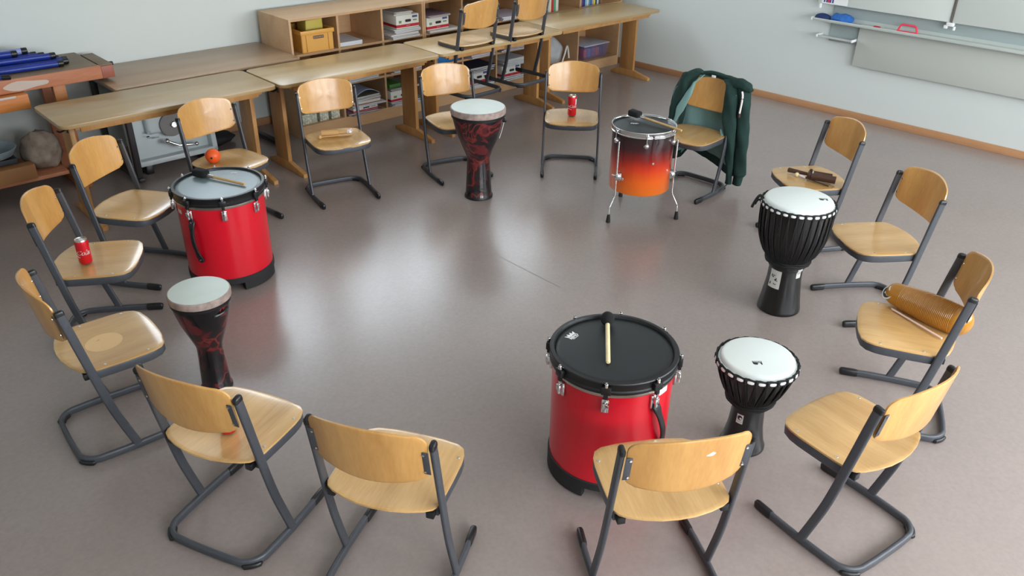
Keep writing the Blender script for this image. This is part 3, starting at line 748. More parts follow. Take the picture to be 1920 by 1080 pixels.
# ------------------------------------------------------------------ sunburst floor tom on chrome legs
TX, TY = .915, 5.60
tom = thing('floor_tom', 'floor tom with black to orange sunburst shell standing on three chrome legs', 'drum', (TX, TY, 0))
MB().lathe([(.208, .212), (.216, .212), (.219, .216), (.219, .635), (.214, .64)], n=64).build('shell', M['burst'], tom)
MB().lathe([(.217, .632), (.226, .633), (.232, .637), (.232, .642), (.228, .645), (.227, .668), (.230, .673), (.228, .677), (.222, .675), (.220, .668), (.219, .640)], n=64).build('hoop', M['chrome'], tom)
hd = MB().lathe([(0, .662), (.212, .662), (.2185, .660), (.2185, .65), (0, .65)], n=64).build('drum_head', M['headblack'], tom)
mb = MB()
for k, (a, b) in enumerate(((-.09, .04), (-.075, .033), (-.06, .037))): mb.tube([(a, b, .6625), (a+.012, b+.008, .6625), (a+.024, b-.002, .6625)], .0016, n=4)
mb.build('printed_logo', M['white'], tom)
for k in range(6):
    a = R(-92+60*k); ca, sa = math.cos(a), math.sin(a); q = Matrix.Rotation(a, 3, 'Z')
    lg = MB().sphere((.229*ca, .229*sa, .585), .017, n=16, sc=(1, 1, 1.15)).cyl((.215*ca, .215*sa, .585), (.229*ca, .229*sa, .585), .018, n=14).build('lug', M['chrome'], tom)
    MB().cyl((.233*ca, .233*sa, .59), (.233*ca, .233*sa, .672), .0032, n=8).cyl((.233*ca, .233*sa, .655), (.233*ca, .233*sa, .676), .006, n=8).box((.231*ca, .231*sa, .655), (.012, .026, .016), rot=q, bevel=.003).build('tension_rod', M['chrome'], lg)
for a_, kk in ((-139, .302), (-24.5, .303), (106.4, .301)):
    a = R(a_); ca, sa = math.cos(a), math.sin(a); P = lambda r_, z: (r_*ca, r_*sa, z); q = Matrix.Rotation(a, 3, 'Z')
    lg = MB().tube([P(.250, .60), P(.250, .36), P(.250, .205), P(.254, .190), P(.292, .122), P(.299, .110), P(.300, .098), P(kk, .02)], .0058, n=10, up=(-sa, ca, 0)).build('leg', M['chrome'], tom)
    MB().tube([P(.250, .60), P(.250, .34)], .0072, n=10, up=(-sa, ca, 0)).build('leg_sleeve', M['chrome'], lg)
    br = MB().sphere((.236*ca, .236*sa, .335), .031, n=18, sc=(.8, .8, 1)).box((.226*ca, .226*sa, .335), (.026, .05, .06), rot=q, bevel=.008)
    br.cyl((.25*ca+.04*sa, .25*sa-.04*ca, .34), (.25*ca-.05*sa, .25*sa+.05*ca, .338), .006, n=8).box((.25*ca-.055*sa, .25*sa+.055*ca, .338), (.008, .02, .022), rot=q, bevel=.003)
    br.build('leg_bracket', M['chrome'], lg)
    MB().cyl(P(kk, 0), P(kk-.001, .062), .017, r2=.011, n=14, bevel=.004).build('rubber_foot', M['rubber'], lg)
MB().lathe([(0, 0), (.008, 0), (.008, .002), (.004, .003), (0, .003)], n=12).map(lambda v: Matrix.Rotation(R(-76), 3, 'Z') @ (Matrix.Rotation(PI/2, 3, 'Y') @ v+Vector((.2185, 0, 0)))+Vector((0, 0, .455))).build('air_vent', M['satin'], tom)
mallet('drum_mallet', 'black felt headed mallet resting on the sunburst tom, stick over its rim', (.866, 5.752), (1.15, 5.44), .70, 'block', .012)

# ------------------------------------------------------------------ cans
def can(label, loc, h, r, rz, ts=.95, bc=1.8, z=.4585):
    root = thing('drink_can', label, 'can', (loc[0], loc[1], z), rz)
    MB().lathe([(r*.78, .003), (r*.9, .004), (r, .012), (r, h-.016), (r*.93, h-.007)], n=40).build('body', M['canred'], root)
    MB().lathe([(0, .006), (r*.6, .006), (r*.72, 0), (r*.80, 0), (r*.95, .008), (r*1.002, .0135), (r*.99, .0135)], n=40).build('base', M['alu'], root)
    lid = MB().lathe([(r*.93, h-.008), (r*.88, h-.0005), (r*.86, h), (r*.83, h-.001), (r*.80, h-.005), (0, h-.005)], n=40).build('lid', M['alu'], root)
    MB().prism([(x*.55*r, y*.3*r) for x, y in [(math.cos(t), math.sin(t)) for t in [2*PI*i/16 for i in range(16)]]], h-.0045, h-.003).build('pull_tab', M['chrome'], lid)
    mb = MB(); f = lambda v: Vector(((r+.0004)*math.cos(-PI/2+v.y/r), (r+.0004)*math.sin(-PI/2+v.y/r), h*.48+v.x))
    g = lambda x, y, z=0: Vector(((r+.0004)*math.cos(-PI/2+x/r), (r+.0004)*math.sin(-PI/2+x/r), h*.5+y))
    add_text(mb, 'Coca-Cola', r*ts, M['white'], lambda v: g(v.x, v.y), shear=.4, bold=.0008, sub=1)
    pts = [g(-r*.7+r*1.6*i/12, -r*.62-.004*math.sin(i*.7)) for i in range(13)]
    mb.tube(pts, .0011, M['white'], n=4)
    mb.build('lettering', M['white'], root)
    mb = MB(); gg = [[mb.bm.verts.new(g(r*bc+.014*i/3, .012+h*.28*j)) for i in range(4)] for j in range(2)]
    for i in range(3): mb.bm.faces.new((gg[0][i], gg[0][i+1], gg[1][i+1], gg[1][i]))
    mb.build('barcode_label', M['barcode'], root)
    return root
can('short red drink can with white script on a seat at the left', (-2.232, 3.79), .137, .0335, R(-62), 1.12, 3.7)
can('tall red drink can standing alone on the far chair facing the camera', (.462, 6.465), .165, .035, R(-62))
can('red drink can mostly hidden behind the backrest of a near chair', (-1.070, 2.442), .118, .0335, R(-30), 1.3)

# ------------------------------------------------------------------ small instruments on seats
bl = thing('ball', 'orange hollow plastic ball with a small hole, on a seat behind the left red drum', 'ball', (-2.047, 5.275, .4565))
MB().sphere((0, 0, .05), .05, n=32).build('ball_shell', M['orange'], bl)
MB().cyl((.006, -.0475, .052), (.007, -.0505, .0522), .0075, n=14).build('ball_hole', M['ink'], bl)

gx0, gy0, gx1, gy1 = 1.869, 3.465, 2.069, 3.205
L = math.hypot(gx1-gx0, gy1-gy0)
gu = thing('guiro_scraper', 'amber ribbed scraper gourd lying across a seat at the right', 'instrument', (gx0, gy0, .524), math.atan2(gy1-gy0, gx1-gx0))
pr = [(0, -.045)]; n = 320
for i in range(n+1):
    t = i/n; x = -.045+(L+.085)*t
    base_r = .050+.022*math.sin(min(1, t*1.15)*PI*.62)
    if t < .10: base_r *= math.sqrt(max(.0, 1-((.10-t)/.10)**2))*.55+.45
    if t > .84: base_r *= math.sqrt(max(.0, 1-((t-.84)/.16)**2))
    rib = .0017*math.sin(i*2*PI/6.0) if .18 < t < .82 else 0
    pr.append((max(0, base_r+rib), x))
pr[-1] = (0, pr[-1][1])
MB().lathe(pr, n=40).map(lambda v: Vector((v.z, v.x, v.y))).build('gourd', M['amber'], gu, 80)
bn = Vector((-.42, -.78, .46)).normalized(); bc_ = Vector((-.008, 0, -.012))+bn*.046; bx_ = Vector((0, 0, 1)).cross(bn).normalized(); by_ = bn.cross(bx_)
B3 = lambda x, y, z: bc_+bx_*x+by_*y+bn*z
bd = MB().prism([(.034*math.cos(2*PI*i/28), .034*math.sin(2*PI*i/28)) for i in range(28)], 0, .002); bd.map(lambda v: B3(*v)); bd = bd.build('badge', M['offwhite'], gu)
d2 = MB().prism([(.027*math.cos(2*PI*i/28), .027*math.sin(2*PI*i/28)) for i in range(28)], .002, .0026); d2.map(lambda v: B3(*v)); d2.build('badge_disc', M['ink'], bd)
mb = MB(); add_text(mb, 'LP', .034, M['white'], lambda v: B3(v.x, v.y, .003+v.z*.3), bold=.001); mb.build('lettering', M['white'], bd)
st = MB().cyl((0, 0, 0), (.292, 0, 0), .0048, n=12, bevel=.002).build('scraper_stick', M['pink'], None)
st.location = (1.842, 3.425, .4655); st.rotation_euler = (0, 0, math.atan2(3.161-3.425, 1.967-1.842)); tag(st, 'thin pale pink stick lying on the seat beside the amber scraper', 'stick')

wb = thing('wood_block', 'pale wooden tube block with handle, on a seat in front of the desks', 'instrument', (-1.425, 5.862, .480), math.atan2(.045, .20))
MB().lathe([(0, .004), (.018, .004), (.019, 0), (.0245, 0), (.0245, .12), (.019, .122), (.013, .124), (.0, .124)], n=24).map(lambda v: Vector((v.z-.01, v.x, v.y))).build('body', M['blockwood'], wb)
MB().cyl((.11, 0, 0), (.185, 0, 0), .0125, n=16, r2=.010).build('handle', M['blockwood'], wb)
MB().sphere((.187, .0, .003), .016, n=12).sphere((.20, .006, .0), .014, n=12).sphere((.197, -.01, .004), .013, n=12).tube([(.19, 0, .01), (.21, .01, .02), (.215, -.01, .01)], .004, n=6).build('cord_knot', M['cord'], wb)
bt = thing('beater', 'thin wooden beater with round head lying beside the pale wood block', 'beater', (-1.435, 5.80, .4705), math.atan2(5.872-5.80, .215))
MB().sphere((0, 0, 0), .0145, n=16).build('head', M['blockwood'], bt); MB().cyl((.01, 0, 0), (.235, 0, 0), .0042, n=8).build('stick', M['blockwood'], bt)

db = thing('double_block', 'dark brown double tube wood block on a seat behind the larger rope drum', 'instrument', (1.985, 5.135, .489), math.atan2(-.075, .147))
for yy, x1, nm in ((.017, .125, 'tube'), (-.022, .155, 'tube')):
    MB().lathe([(0, .01), (.019, .01), (.0195, 0), (.0245, 0), (.0245, x1), (.0195, x1), (.018, x1-.02), (0, x1-.02)], n=22).map(lambda v: Vector((v.z, v.x+yy, v.y))).build(nm, M['brownwood'], db)
MB().box((-.014, -.003, .0), (.026, .072, .042), bevel=.006).box((-.012, .03, .015), (.018, .014, .03), bevel=.003).build('joint', M['brownwood'], db)
MB().cyl((-.16, .028, -.002), (-.02, .005, 0), .0165, n=18, r2=.010, bevel=.004).build('handle', M['brownwood'], db)
MB().cyl((.0, .012, .022), (.005, .0, .024), .004, M['screw'], n=8).cyl((.004, -.022, .023), (.009, -.03, .024), .004, M['screw'], n=8).build('screws', M['screw'], db)
b2 = thing('beater', 'thin dark beater with pale ball head under the dark wood block', 'beater', (1.902, 5.178, .4735), math.atan2(5.01-5.178, 2.05-1.902))
MB().sphere((0, 0, 0), .0155, n=16).build('head', M['whitewood'], b2)
MB().cyl((.01, 0, 0), (.235, 0, -.009), .004, n=8).build('stick', M['brownwood'], b2); MB().cyl((.018, 0, .001), (.065, 0, -.001), .0075, n=10).build('ferrule', M['cord'], b2)

# ------------------------------------------------------------------ hoodie on the chair (built in the chair's own frame)
hc = CH['C5']; hood = thing('hoodie', 'dark green hoodie with teal lining hung over a chair back', 'hoodie', (hc[0], hc[1], 0), hc[2])
def nz(p, s=9, a=.008): return Vector(noise.noise_vector(Vector(p)*s))*a
def hem(x):
    pts = [(-.27, .12), (-.15, .125), (-.05, .165), (.05, .185), (.11, .225), (.16, .235), (.21, .15), (.26, .125), (.34, .13)]
    for (x0, z0), (x1, z1) in zip(pts, pts[1:]):
        if x0 <= x <= x1: return z0+(z1-z0)*(x-x0)/(x1-x0)
    return .13
def back_sheet():
    mb = MB(); nx, nt_ = 30, 26; outer, inner = [], []
    for j in range(nt_+1):
        t = j/nt_; ro, ri = [], []
        for i in range(nx+1):
            x = -.255+.565*i/nx; u = abs(x-.01)
            topz = .868-.10*max(0, (u-.15)/.12)**1.6 if u > .15 else .868
            if t < .16:     # over the top edge
                a = PI*(t/.16)*.5; yb = back_y(min(.2, abs(x))*1, .84); y = yb+.012-.034*math.sin(a); z = topz-.018*(1-math.sin(a))-.0
                if u > .2: y -= .0
            else:
                k = (t-.16)/.84; z = topz-(topz-hem(x))*k; yb = back_y(min(.2, abs(x)), .84)
                y = yb-.022-.018*math.sin(PI*k)-(.0 if k < .5 else .03*(k-.5)); y += .010*math.sin(x*38+k*3)*k
                if u > .22: y += (u-.22)*.8*(.4+.6*(1-k))
            p = Vector((x*(1+.06*t), y, z))+nz((x, y, z), 7, .007*t+.002); d = Vector((0, -.0045, 0)) if t > .16 else Vector((0, -.0045*math.sin(PI/2*t/.16), .0045*math.cos(PI/2*t/.16)))
            ro.append(mb.bm.verts.new(p+d)); ri.append(mb.bm.verts.new(p-d))
        outer.append(ro); inner.append(ri)
    fo, fi, fe = [], [], []
    for j in range(nt_):
        for i in range(nx):
            fo.append(mb.bm.faces.new((outer[j][i], outer[j][i+1], outer[j+1][i+1], outer[j+1][i])))
            fi.append(mb.bm.faces.new((inner[j][i], inner[j+1][i], inner[j+1][i+1], inner[j][i+1])))
    for i in range(nx):
        for j in (0, nt_): fe.append(mb.bm.faces.new((outer[j][i], outer[j][i+1], inner[j][i+1], inner[j][i])))
    for j in range(nt_):
        for i in (0, nx): fe.append(mb.bm.faces.new((outer[j][i], outer[j+1][i], inner[j+1][i], inner[j][i])))
    mb._faces(fo+fe, M['hoodie']); mb._faces(fi, M['lining'])
    for j, row in enumerate(fi):   # dark hem band inside
        c = row.calc_center_median()
        if c.z < hem(c.x)+.06: row.material_index = mb.mi(M['hoodie'])
    return mb
back_sheet().build('body', M['hoodie'], hood)
def lump(secs, m, name, amp=.008, sc=10, parent=None, nseg=20):
    """secs: (centre, half width vector, half depth vector)"""
    out = []
    pts = [(Vector(c), Vector(u), Vector(v)) for c, u, v in secs]; K = 5
    for i in range(len(pts)-1):
        for k in range(K):
            t = k/K; t2 = t*t*(3-2*t)
            out.append(tuple(a.lerp(b, t2 if j else t) for j, (a, b) in enumerate(zip(pts[i], pts[i+1]))))
    out.append(pts[-1]); L = []
    for c, u, v in out:
        ring = []
        for q in range(nseg):
            a = 2*PI*q/nseg; k = 1+.10*math.sin(3*a+c.z*20)
            p = c+u*math.cos(a)*k+v*math.sin(a)*k; ring.append(p+nz(p, sc, amp))
        L.append(ring)
    o = MB().loft(L, None).build(name, m, parent or hood, 60); return o
X = lambda w: (w, 0, 0)
Y = lambda w: (0, w, 0)
# left of the picture: chair's right, x positive: shoulder, front panel and sleeve hanging outside the post
lump([((.12, -.185, .882), (.035, 0, .012), (0, .04, 0)), ((.165, -.175, .868), (.062, 0, -.012), (0, .062, 0)), ((.215, -.165, .80), X(.058), Y(.062)), ((.225, -.145, .68), X(.06), Y(.048)), ((.25, -.135, .56), X(.065), Y(.045)), ((.275, -.13, .42), X(.062), Y(.042)), ((.28, -.14, .28), X(.055), Y(.04)), ((.275, -.15, .17), X(.045), Y(.03))], M['hoodie'], 'front_panel')
lump([((.235, -.21, .83), X(.05), Y(.05)), ((.275, -.20, .70), X(.052), Y(.05)), ((.30, -.20, .55), X(.05), Y(.045)), ((.315, -.20, .40), X(.046), Y(.04)), ((.31, -.20, .26), X(.04), Y(.036)), ((.305, -.20, .17), X(.034), Y(.03))], M['hoodie'], 'sleeve')
lump([((.062, -.155, .865), X(.005), Y(.006)), ((.125, -.125, .80), X(.012), Y(.010)), ((.15, -.10, .70), X(.030), Y(.010)), ((.195, -.085, .60), X(.034), Y(.010)), ((.232, -.085, .50), X(.016), Y(.010)), ((.25, -.09, .43), X(.006), Y(.008))], M['lining'], 'zip_facing', .003)
# right of the picture: x negative
lump([((-.12, -.18, .862), (.03, 0, -.01), (0, .03, 0)), ((-.165, -.165, .84), X(.045), Y(.045)), ((-.19, -.145, .76), X(.052), Y(.05)), ((-.20, -.135, .62), X(.052), Y(.046)), ((-.225, -.13, .48), X(.046), Y(.042)), ((-.245, -.135, .34), X(.036), Y(.034)), ((-.258, -.145, .20), X(.026), Y(.026)), ((-.262, -.15, .10), X(.024), Y(.022)), ((-.264, -.15, .072), X(.026), Y(.02))], M['hoodie'], 'front_panel')
sl = lump([((-.245, -.20, .83), X(.052), Y(.05)), ((-.275, -.195, .70), X(.052), Y(.05)), ((-.292, -.195, .55), X(.05), Y(.045)), ((-.305, -.195, .40), X(.05), Y(.042)), ((-.315, -.195, .26), X(.05), Y(.04)), ((-.32, -.195, .165), X(.052), Y(.042)), ((-.318, -.195, .145), X(.044), Y(.036))], M['hoodie'], 'sleeve')
lump([((-.318, -.195, .15), X(.038), Y(.032)), ((-.318, -.195, .11), X(.037), Y(.031)), ((-.316, -.195, .068), X(.036), Y(.030))], M['hoodie'], 'cuff', .002, 10, sl)
lump([((-.16, -.11, .50), X(.006), Y(.008)), ((-.19, -.10, .44), X(.018), Y(.010)), ((-.212, -.10, .37), X(.012), Y(.010)), ((-.225, -.10, .31), X(.005), Y(.008))], M['lining'], 'zip_facing', .003)
# hood bundled on the right shoulder, and the collar along the top
lump([((.13, -.212, .870), (0, .025, .0), (0, .0, .012)), ((.05, -.225, .872), (0, .026, 0), (0, 0, .013)), ((-.05, -.228, .868), (0, .028, 0), (0, 0, .014)), ((-.13, -.215, .858), (0, .040, 0), (0, 0, .026)), ((-.19, -.185, .838), (0, .060, 0), (0, 0, .042)), ((-.235, -.17, .850), (.014, .056, 0), (-.01, 0, .044)), ((-.285, -.165, .848), (.01, .05, 0), (-.012, 0, .036)), ((-.335, -.16, .822), (0, .026, 0), (-.01, 0, .016))], M['hoodie'], 'hood', .014, 8)
MB().tube(smooth_path([(-.28, -.125, .81), (-.292, -.12, .78), (-.292, -.12, .72), (-.285, -.125, .645)]), .007, n=8).build('drawcord', M['cord'], hood)
MB().cyl((-.285, -.125, .648), (-.286, -.125, .615), .009, n=10, bevel=.003).build('cord_tip', M['maroon'], hood)
MB().box((0.0, -.185, .858), (.035, .004, .018), bevel=.001).build('neck_label', M['white'], hood)
MB().tube([(-.262, -.15, .075), (-.25, -.12, .045), (-.235, -.08, .02)], .005, n=8).build('zip_end', M['darksteel'], hood)

# ------------------------------------------------------------------ desks
def rounded_top(w, d, t, r, m, name, root, z):
    mb = MB().prism([(x+w/2, y+d/2) for x, y in rr(w, d, r, 5)], z-t, z, bevel=.005, seg=3); return mb.build(name, m, root)
def desk(label, a0, a1, b0, b1, zt=.765):
    w, d = a1-a0, b1-b0
    root = thing('school_desk', label, 'desk', W(a0, b0, 0), TH, 'two seat beech school desks in a row')
    rounded_top(w, d, .026, .05, M['desk'], 'desk_top', root, zt)
    MB().box((w/2, .075, zt-.052), (w-.26, .022, .05), bevel=.003).box((w/2, d-.10, zt-.052), (w-.26, .022, .05), bevel=.003).build('apron', M['leg'], root)
    for s, x in ((-1, .115), (1, w-.115)):
        lg = MB().box((x, .33, (zt-.026+.06)/2), (.034, .20, zt-.026-.06), bevel=.004)
        lg.box((x, .30, zt-.045), (.034, .46, .035), bevel=.004)
        l = lg.build('leg', M['leg'], root)
        # sloping foot
        f = [(-.0, .0), (.0, .03), (.22, .075), (.44, .075), (.56, .03), (.56, 0)]
        mb = MB().prism([(p[0], p[1]) for p in f], -.019, .019, bevel=.004)
        mb.map(lambda v: Vector((v.z+x, v.x-.0, v.y))).build('foot', M['leg'], l)
        # bag hook
        hx = x+(.022 if s > 0 else -.022)
        MB().tube(smooth_path([(hx, .27, .665), (hx+s*.045, .25, .66), (hx+s*.065, .24, .675)], 4), .006, n=8).box((hx-.003*s, .27, .665), (.006, .03, .05), bevel=.002).build('bag_hook', M['blackplastic'], root)
    return root
desk('two seat beech desk at the left end of the row, beside the workbench', 1.32, 2.853, 5.68, 6.285)
desk('two seat beech desk in front of the yellow crate shelf', 2.872, 4.395, 5.655, 6.26)
desk('two seat beech desk with two chairs hung on it', 4.41, 5.93, 5.665, 6.26)
desk('two seat beech desk at the right end of the row by the white wall', 5.945, 7.555, 5.755, 6.36)
# older brown table behind
tb = thing('brown_table', 'wide brown topped table on grey steel frame against the back wall', 'table', W(1.895, 6.345, 0), TH)
rounded_top(1.535, .76, .024, .02, M['deskbrown'], 'table_top', tb, .765)
MB().box((.77, .04, .722), (1.46, .03, .035), bevel=.002).box((.77, .72, .722), (1.46, .03, .035), bevel=.002).box((.04, .38, .722), (.03, .70, .035), bevel=.002).box((1.5, .38, .722), (.03, .70, .035), bevel=.002).build('frame', M['steel'], tb)
for x, y in ((.06, .06), (.06, .70), (1.30, .06), (1.30, .70)):
    MB().box((x, y, .37), (.045, .045, .72), bevel=.006).build('leg', M['steel'] if x > .5 else M['darksteel'], tb)
for x in (.06, 1.30): MB().box((x, .38, .03), (.05, .74, .035), bevel=.01).build('foot_bar', M['blackplastic'] if x > 1 else M['darksteel'], tb)

# ------------------------------------------------------------------ shelf units
def shelf_unit(label, a0, a1, divs, levels, b0=6.5, d=.54, top=1.045, plinth=.10):
    root = thing('shelf_unit', label, 'shelf', W(a0, b0, 0), TH, None); w = a1-a0; t = .02
    for x in (t/2, w-t/2): MB().box((x, d/2, top/2), (t, d, top), bevel=.001).build('side_panel', M['shelf'], root)
    MB().box((w/2, d/2, top-t/2), (w-2*t, d, t)).build('top_board', M['shelf'], root)
    MB().box((w/2, .01, plinth/2), (w-2*t, .018, plinth)).build('plinth', M['shelf'], root)
    MB().box((w/2, d-.004, top/2), (w-2*t, .008, top-t)).build('back_panel', M['shelf'], root)
    for z in [plinth+.01]+levels: MB().box((w/2, d/2-.005, z-t/2+.0), (w-2*t, d-.015, t)).build('shelf_board', M['shelf'], root)
    zz = [plinth+.01]+levels+[top-t+0]
    for x in divs:
        for lo, hi in zip(zz, [q-t for q in levels]+[top-t]): MB().box((x-a0, d/2-.005, (lo+hi)/2), (t, d-.015, hi-lo)).build('divider', M['shelf'], root)
    return root
shelf_unit('open beech shelf unit holding the yellow crate, leftmost by the brown table', 3.437, 4.855, [3.91, 4.38], [.425, .745])
shelf_unit('open beech shelf unit behind the hung chairs', 4.857, 6.263, [5.33, 5.79], [.425, .745])
shelf_unit('open beech shelf unit with tall lower bays at the right end', 6.265, 7.76, [7.045], [.735])

random.seed(4)
PAP = [(205, 208, 212), (188, 196, 205), (160, 168, 176), (214, 210, 200), (120, 132, 150), (196, 180, 176), (92, 96, 104), (176, 188, 176), (210, 214, 220), (140, 110, 130)]
def papers(a, b, z, w, d, n, group, label, cols=None, th=(.006, .014), jit=.02, name='magazine'):
    zz = z
    for i in range(n):
        t = random.uniform(*th); c = random.choice(cols or PAP)
        dx, dy, rz = random.uniform(-jit, jit), random.uniform(-jit, 0), random.uniform(-5, 5)
        mb = MB(); mb.box((0, 0, t/2), (w*.97, d*.97, t*.7), M['offwhite']); mb.box((0, 0, t-.0008), (w, d, .0016), cmat(*c)); mb.box((0, 0, .0008), (w, d, .0016), cmat(*c))
        o = mb.build(name, M['offwhite']); o.location = W(a+w/2+dx, b+d/2+dy, zz); o.rotation_euler = (0, 0, TH+R(rz)); tag(o, label, 'magazine', group); zz += t+.0004
    return zz
def archive_box(a, b, z, w, d, h, label, rz=0, hole=.3, txt=True):
    root = thing('archive_box', label, 'box', W(a+w/2, b+d/2, z), TH+R(rz), 'white cardboard boxes with a red band')
    mb = MB().box((0, 0, h/2), (w, d, h), M['cream'], bevel=.003)
    mb.build('carton', M['cream'], root)
    MB().box((0, 0, h*.18), (w+.001, d+.001, h*.22), M['boxred']).build('red_band', M['boxred'], root)
    MB().prism(rr(w*.26, h*.2, h*.09, 4), 0, .002).map(lambda v: Vector((v.x+.02*w, -d/2-v.z+.0008, v.y+h*.55))).build('hand_hole', M['ink'], root)
    mb = MB(); add_text(mb, 'ARCHIV', h*.11, M['cream'], lambda v: Vector((v.x+.02*w, -d/2-.0012, v.y+h*.18)))
    mb.box((w*.32, -d/2-.0004, h*.82), (w*.22, .001, h*.16), M['inkblue']).box((w*.32, -d/2-.0004, h*.55), (w*.17, .001, h*.1), M['inkgreen']).box((-w*.33, -d/2-.0004, h*.5), (w*.12, .001, h*.2), M['inkgreen'])
    mb.build('printing', M['cream'], root)
    return root
# upper row -----------------------------------------------------------
cr = thing('plastic_crate', 'yellow plastic crate in the top left bay of the shelf', 'crate', W(3.715, 6.70, .746), TH+R(-2))
w, d, h = .315, .36, .185
MB().box((0, 0, .004), (w-.03, d-.03, .008), bevel=.002).build('bottom', M['crate'], cr)
mb = MB(); t = .008
for c, s in (((0, -d/2+t/2), (w-.016, t)), ((0, d/2-t/2), (w-.016, t)), ((-w/2+t/2+.004, 0), (t, d-.01)), ((w/2-t/2-.004, 0), (t, d-.01))): mb.box((c[0], c[1], h/2), (s[0], s[1], h))
for x in (-w/2+.05, w/2-.05): mb.box((x, -d/2-.003, h/2-.01), (.010, .010, h-.03), bevel=.003)
mb.build('wall_panel', M['crate'], cr)
mb = MB()
for c, s in (((0, -d/2-.004), (w+.012, .014)), ((0, d/2), (w+.012, .014)), ((-w/2, 0), (.014, d)), ((w/2, 0), (.014, d))): mb.box((c[0], c[1], h-.018), (s[0], s[1], .036), bevel=.003)
mb.build('rim', M['crate'], cr)
o = MB().prism(rr(.105, .028, .008, 3), 0, .001).map(lambda v: Vector((v.x+.01, -d/2-v.z-.0008, v.y+h*.66))).build('hand_hole', cmat(112, 72, 30), cr)
mb = MB(); add_text(mb, 'EUROBOX', .02, M['offwhite'], lambda v: Vector((v.x+.01, -d/2-.0035, v.y+h*.66))); mb.build('lettering', cmat(190, 160, 110), cr)
o = MB().box((0, 0, .06), (.17, .16, .13), bevel=.012, seg=3).map(lambda v: v+nz(v, 12, .01)).build('folded_bag', M['yellowgreen']); o.location = W(3.735, 6.68, .88); o.rotation_euler = (0, 0, TH); tag(o, 'yellow green bag sticking out of the yellow crate', 'bag')
papers(3.93, 6.53, .746, .245, .32, 3, 'papers in the second top bay', 'white paper lying flat in the second top bay of the shelf', [(208, 212, 222), (200, 204, 216)], (.010, .014), .006, 'paper_sheet')
z = papers(4.44, 6.46, .746, .33, .40, 3, 'magazines under the box in the third top bay', 'magazine in the pile under the white box, third top bay', None, (.012, .016), .01)
z = papers(4.50, 6.49, z, .30, .36, 4, 'magazines under the box in the third top bay', 'magazine in the pile under the white box, third top bay', [(200, 204, 210), (182, 190, 180), (176, 182, 200)], (.006, .010), .012)
archive_box(4.545, 6.50, z, .255, .38, .118, 'white box with red band on a magazine pile in the third top bay', -2)
papers(4.54, 6.52, z+.119, .20, .30, 3, 'magazines on the box in the third top bay', 'magazine lying on the white box, third top bay', [(214, 212, 208), (186, 180, 182)], (.006, .012), .008)
z = papers(4.90, 6.46, .746, .36, .40, 1, 'folders under the box in the fourth top bay', 'pale folder under the white box, fourth top bay', [(196, 188, 180)], (.022, .024), .004)
archive_box(4.885, 6.50, z, .27, .38, .115, 'white box with red band in the fourth top bay left of the hung chairs', 1)
papers(4.90, 6.48, z+.116, .27, .34, 2, 'magazines on the box in the fourth top bay', 'mauve magazine lying on the white box, fourth top bay', [(132, 112, 128), (120, 108, 122)], (.008, .012), .008)
z = papers(5.36, 6.44, .746, .40, .38, 2, 'folders between the hung chairs', 'pale folder seen between the backrests of the hung chairs', [(206, 206, 214), (190, 186, 196)], (.012, .016), .006)
archive_box(5.41, 6.50, z, .27, .38, .13, 'white box with red band seen between the backrests of the hung chairs', 0)
papers(5.85, 6.47, .746, .36, .36, 3, 'folders right of the hung chairs', 'pale folder in the top bay beside the right hung chair', [(206, 206, 224), (196, 190, 206)], (.010, .014), .006)
a = 6.50; bc = [(36, 84, 150), (60, 110, 180), (196, 192, 170), (206, 200, 176), (176, 40, 50), (60, 150, 110), (200, 190, 180)]
for i, c in enumerate(bc):
    th = random.uniform(.026, .04); h = random.uniform(.24, .27)
    mb = MB().box((th/2, .1, h/2), (th-.006, .19, h-.008), M['offwhite']); mb.box((.0015, .1, h/2), (.003, .2, h), cmat(*c)); mb.box((th-.0015, .1, h/2), (.003, .2, h), cmat(*c)); mb.box((th/2, .0015, h/2), (th, .004, h), cmat(*c))
    o = mb.build('book', M['offwhite']); o.location = W(a, 6.53+random.uniform(0, .02), .736); o.rotation_euler = (0, 0, TH); a += th+.001
    tag(o, ('%s upright book or folder on the top shelf right of the hung chairs' % ['dark blue', 'blue', 'cream', 'beige', 'red', 'green', 'off white'][i]), 'book', 'books in the top bay beside the hung chairs')
a = 7.075; names = ['yellow', 'purple', 'navy', 'pale blue', 'white', 'teal', 'blue', 'grey', 'bright yellow', 'dark blue', 'pale grey', 'dark green', 'rust']
bc = [(190, 180, 90), (90, 60, 130), (40, 50, 110), (120, 170, 200), (206, 204, 200), (80, 140, 150), (60, 90, 160), (150, 150, 150), (210, 190, 40), (40, 60, 100), (190, 190, 190), (40, 80, 70), (150, 90, 60)]
for i, c in enumerate(bc):
    th = random.uniform(.024, .032); h = random.uniform(.22, .26)
    mb = MB().box((th/2, .1, h/2), (th-.006, .19, h-.008), M['offwhite']); mb.box((.0015, .1, h/2), (.003, .2, h), cmat(*c)); mb.box((th-.0015, .1, h/2), (.003, .2, h), cmat(*c)); mb.box((th/2, .0015, h/2), (th, .004, h), cmat(*c))
    o = mb.build('book', M['offwhite']); o.location = W(a, 6.54, .736); o.rotation_euler = (0, 0, TH); a += th+.001
    tag(o, '%s spine among the upright books in the last top bay' % names[i], 'book', 'books in the last top bay')
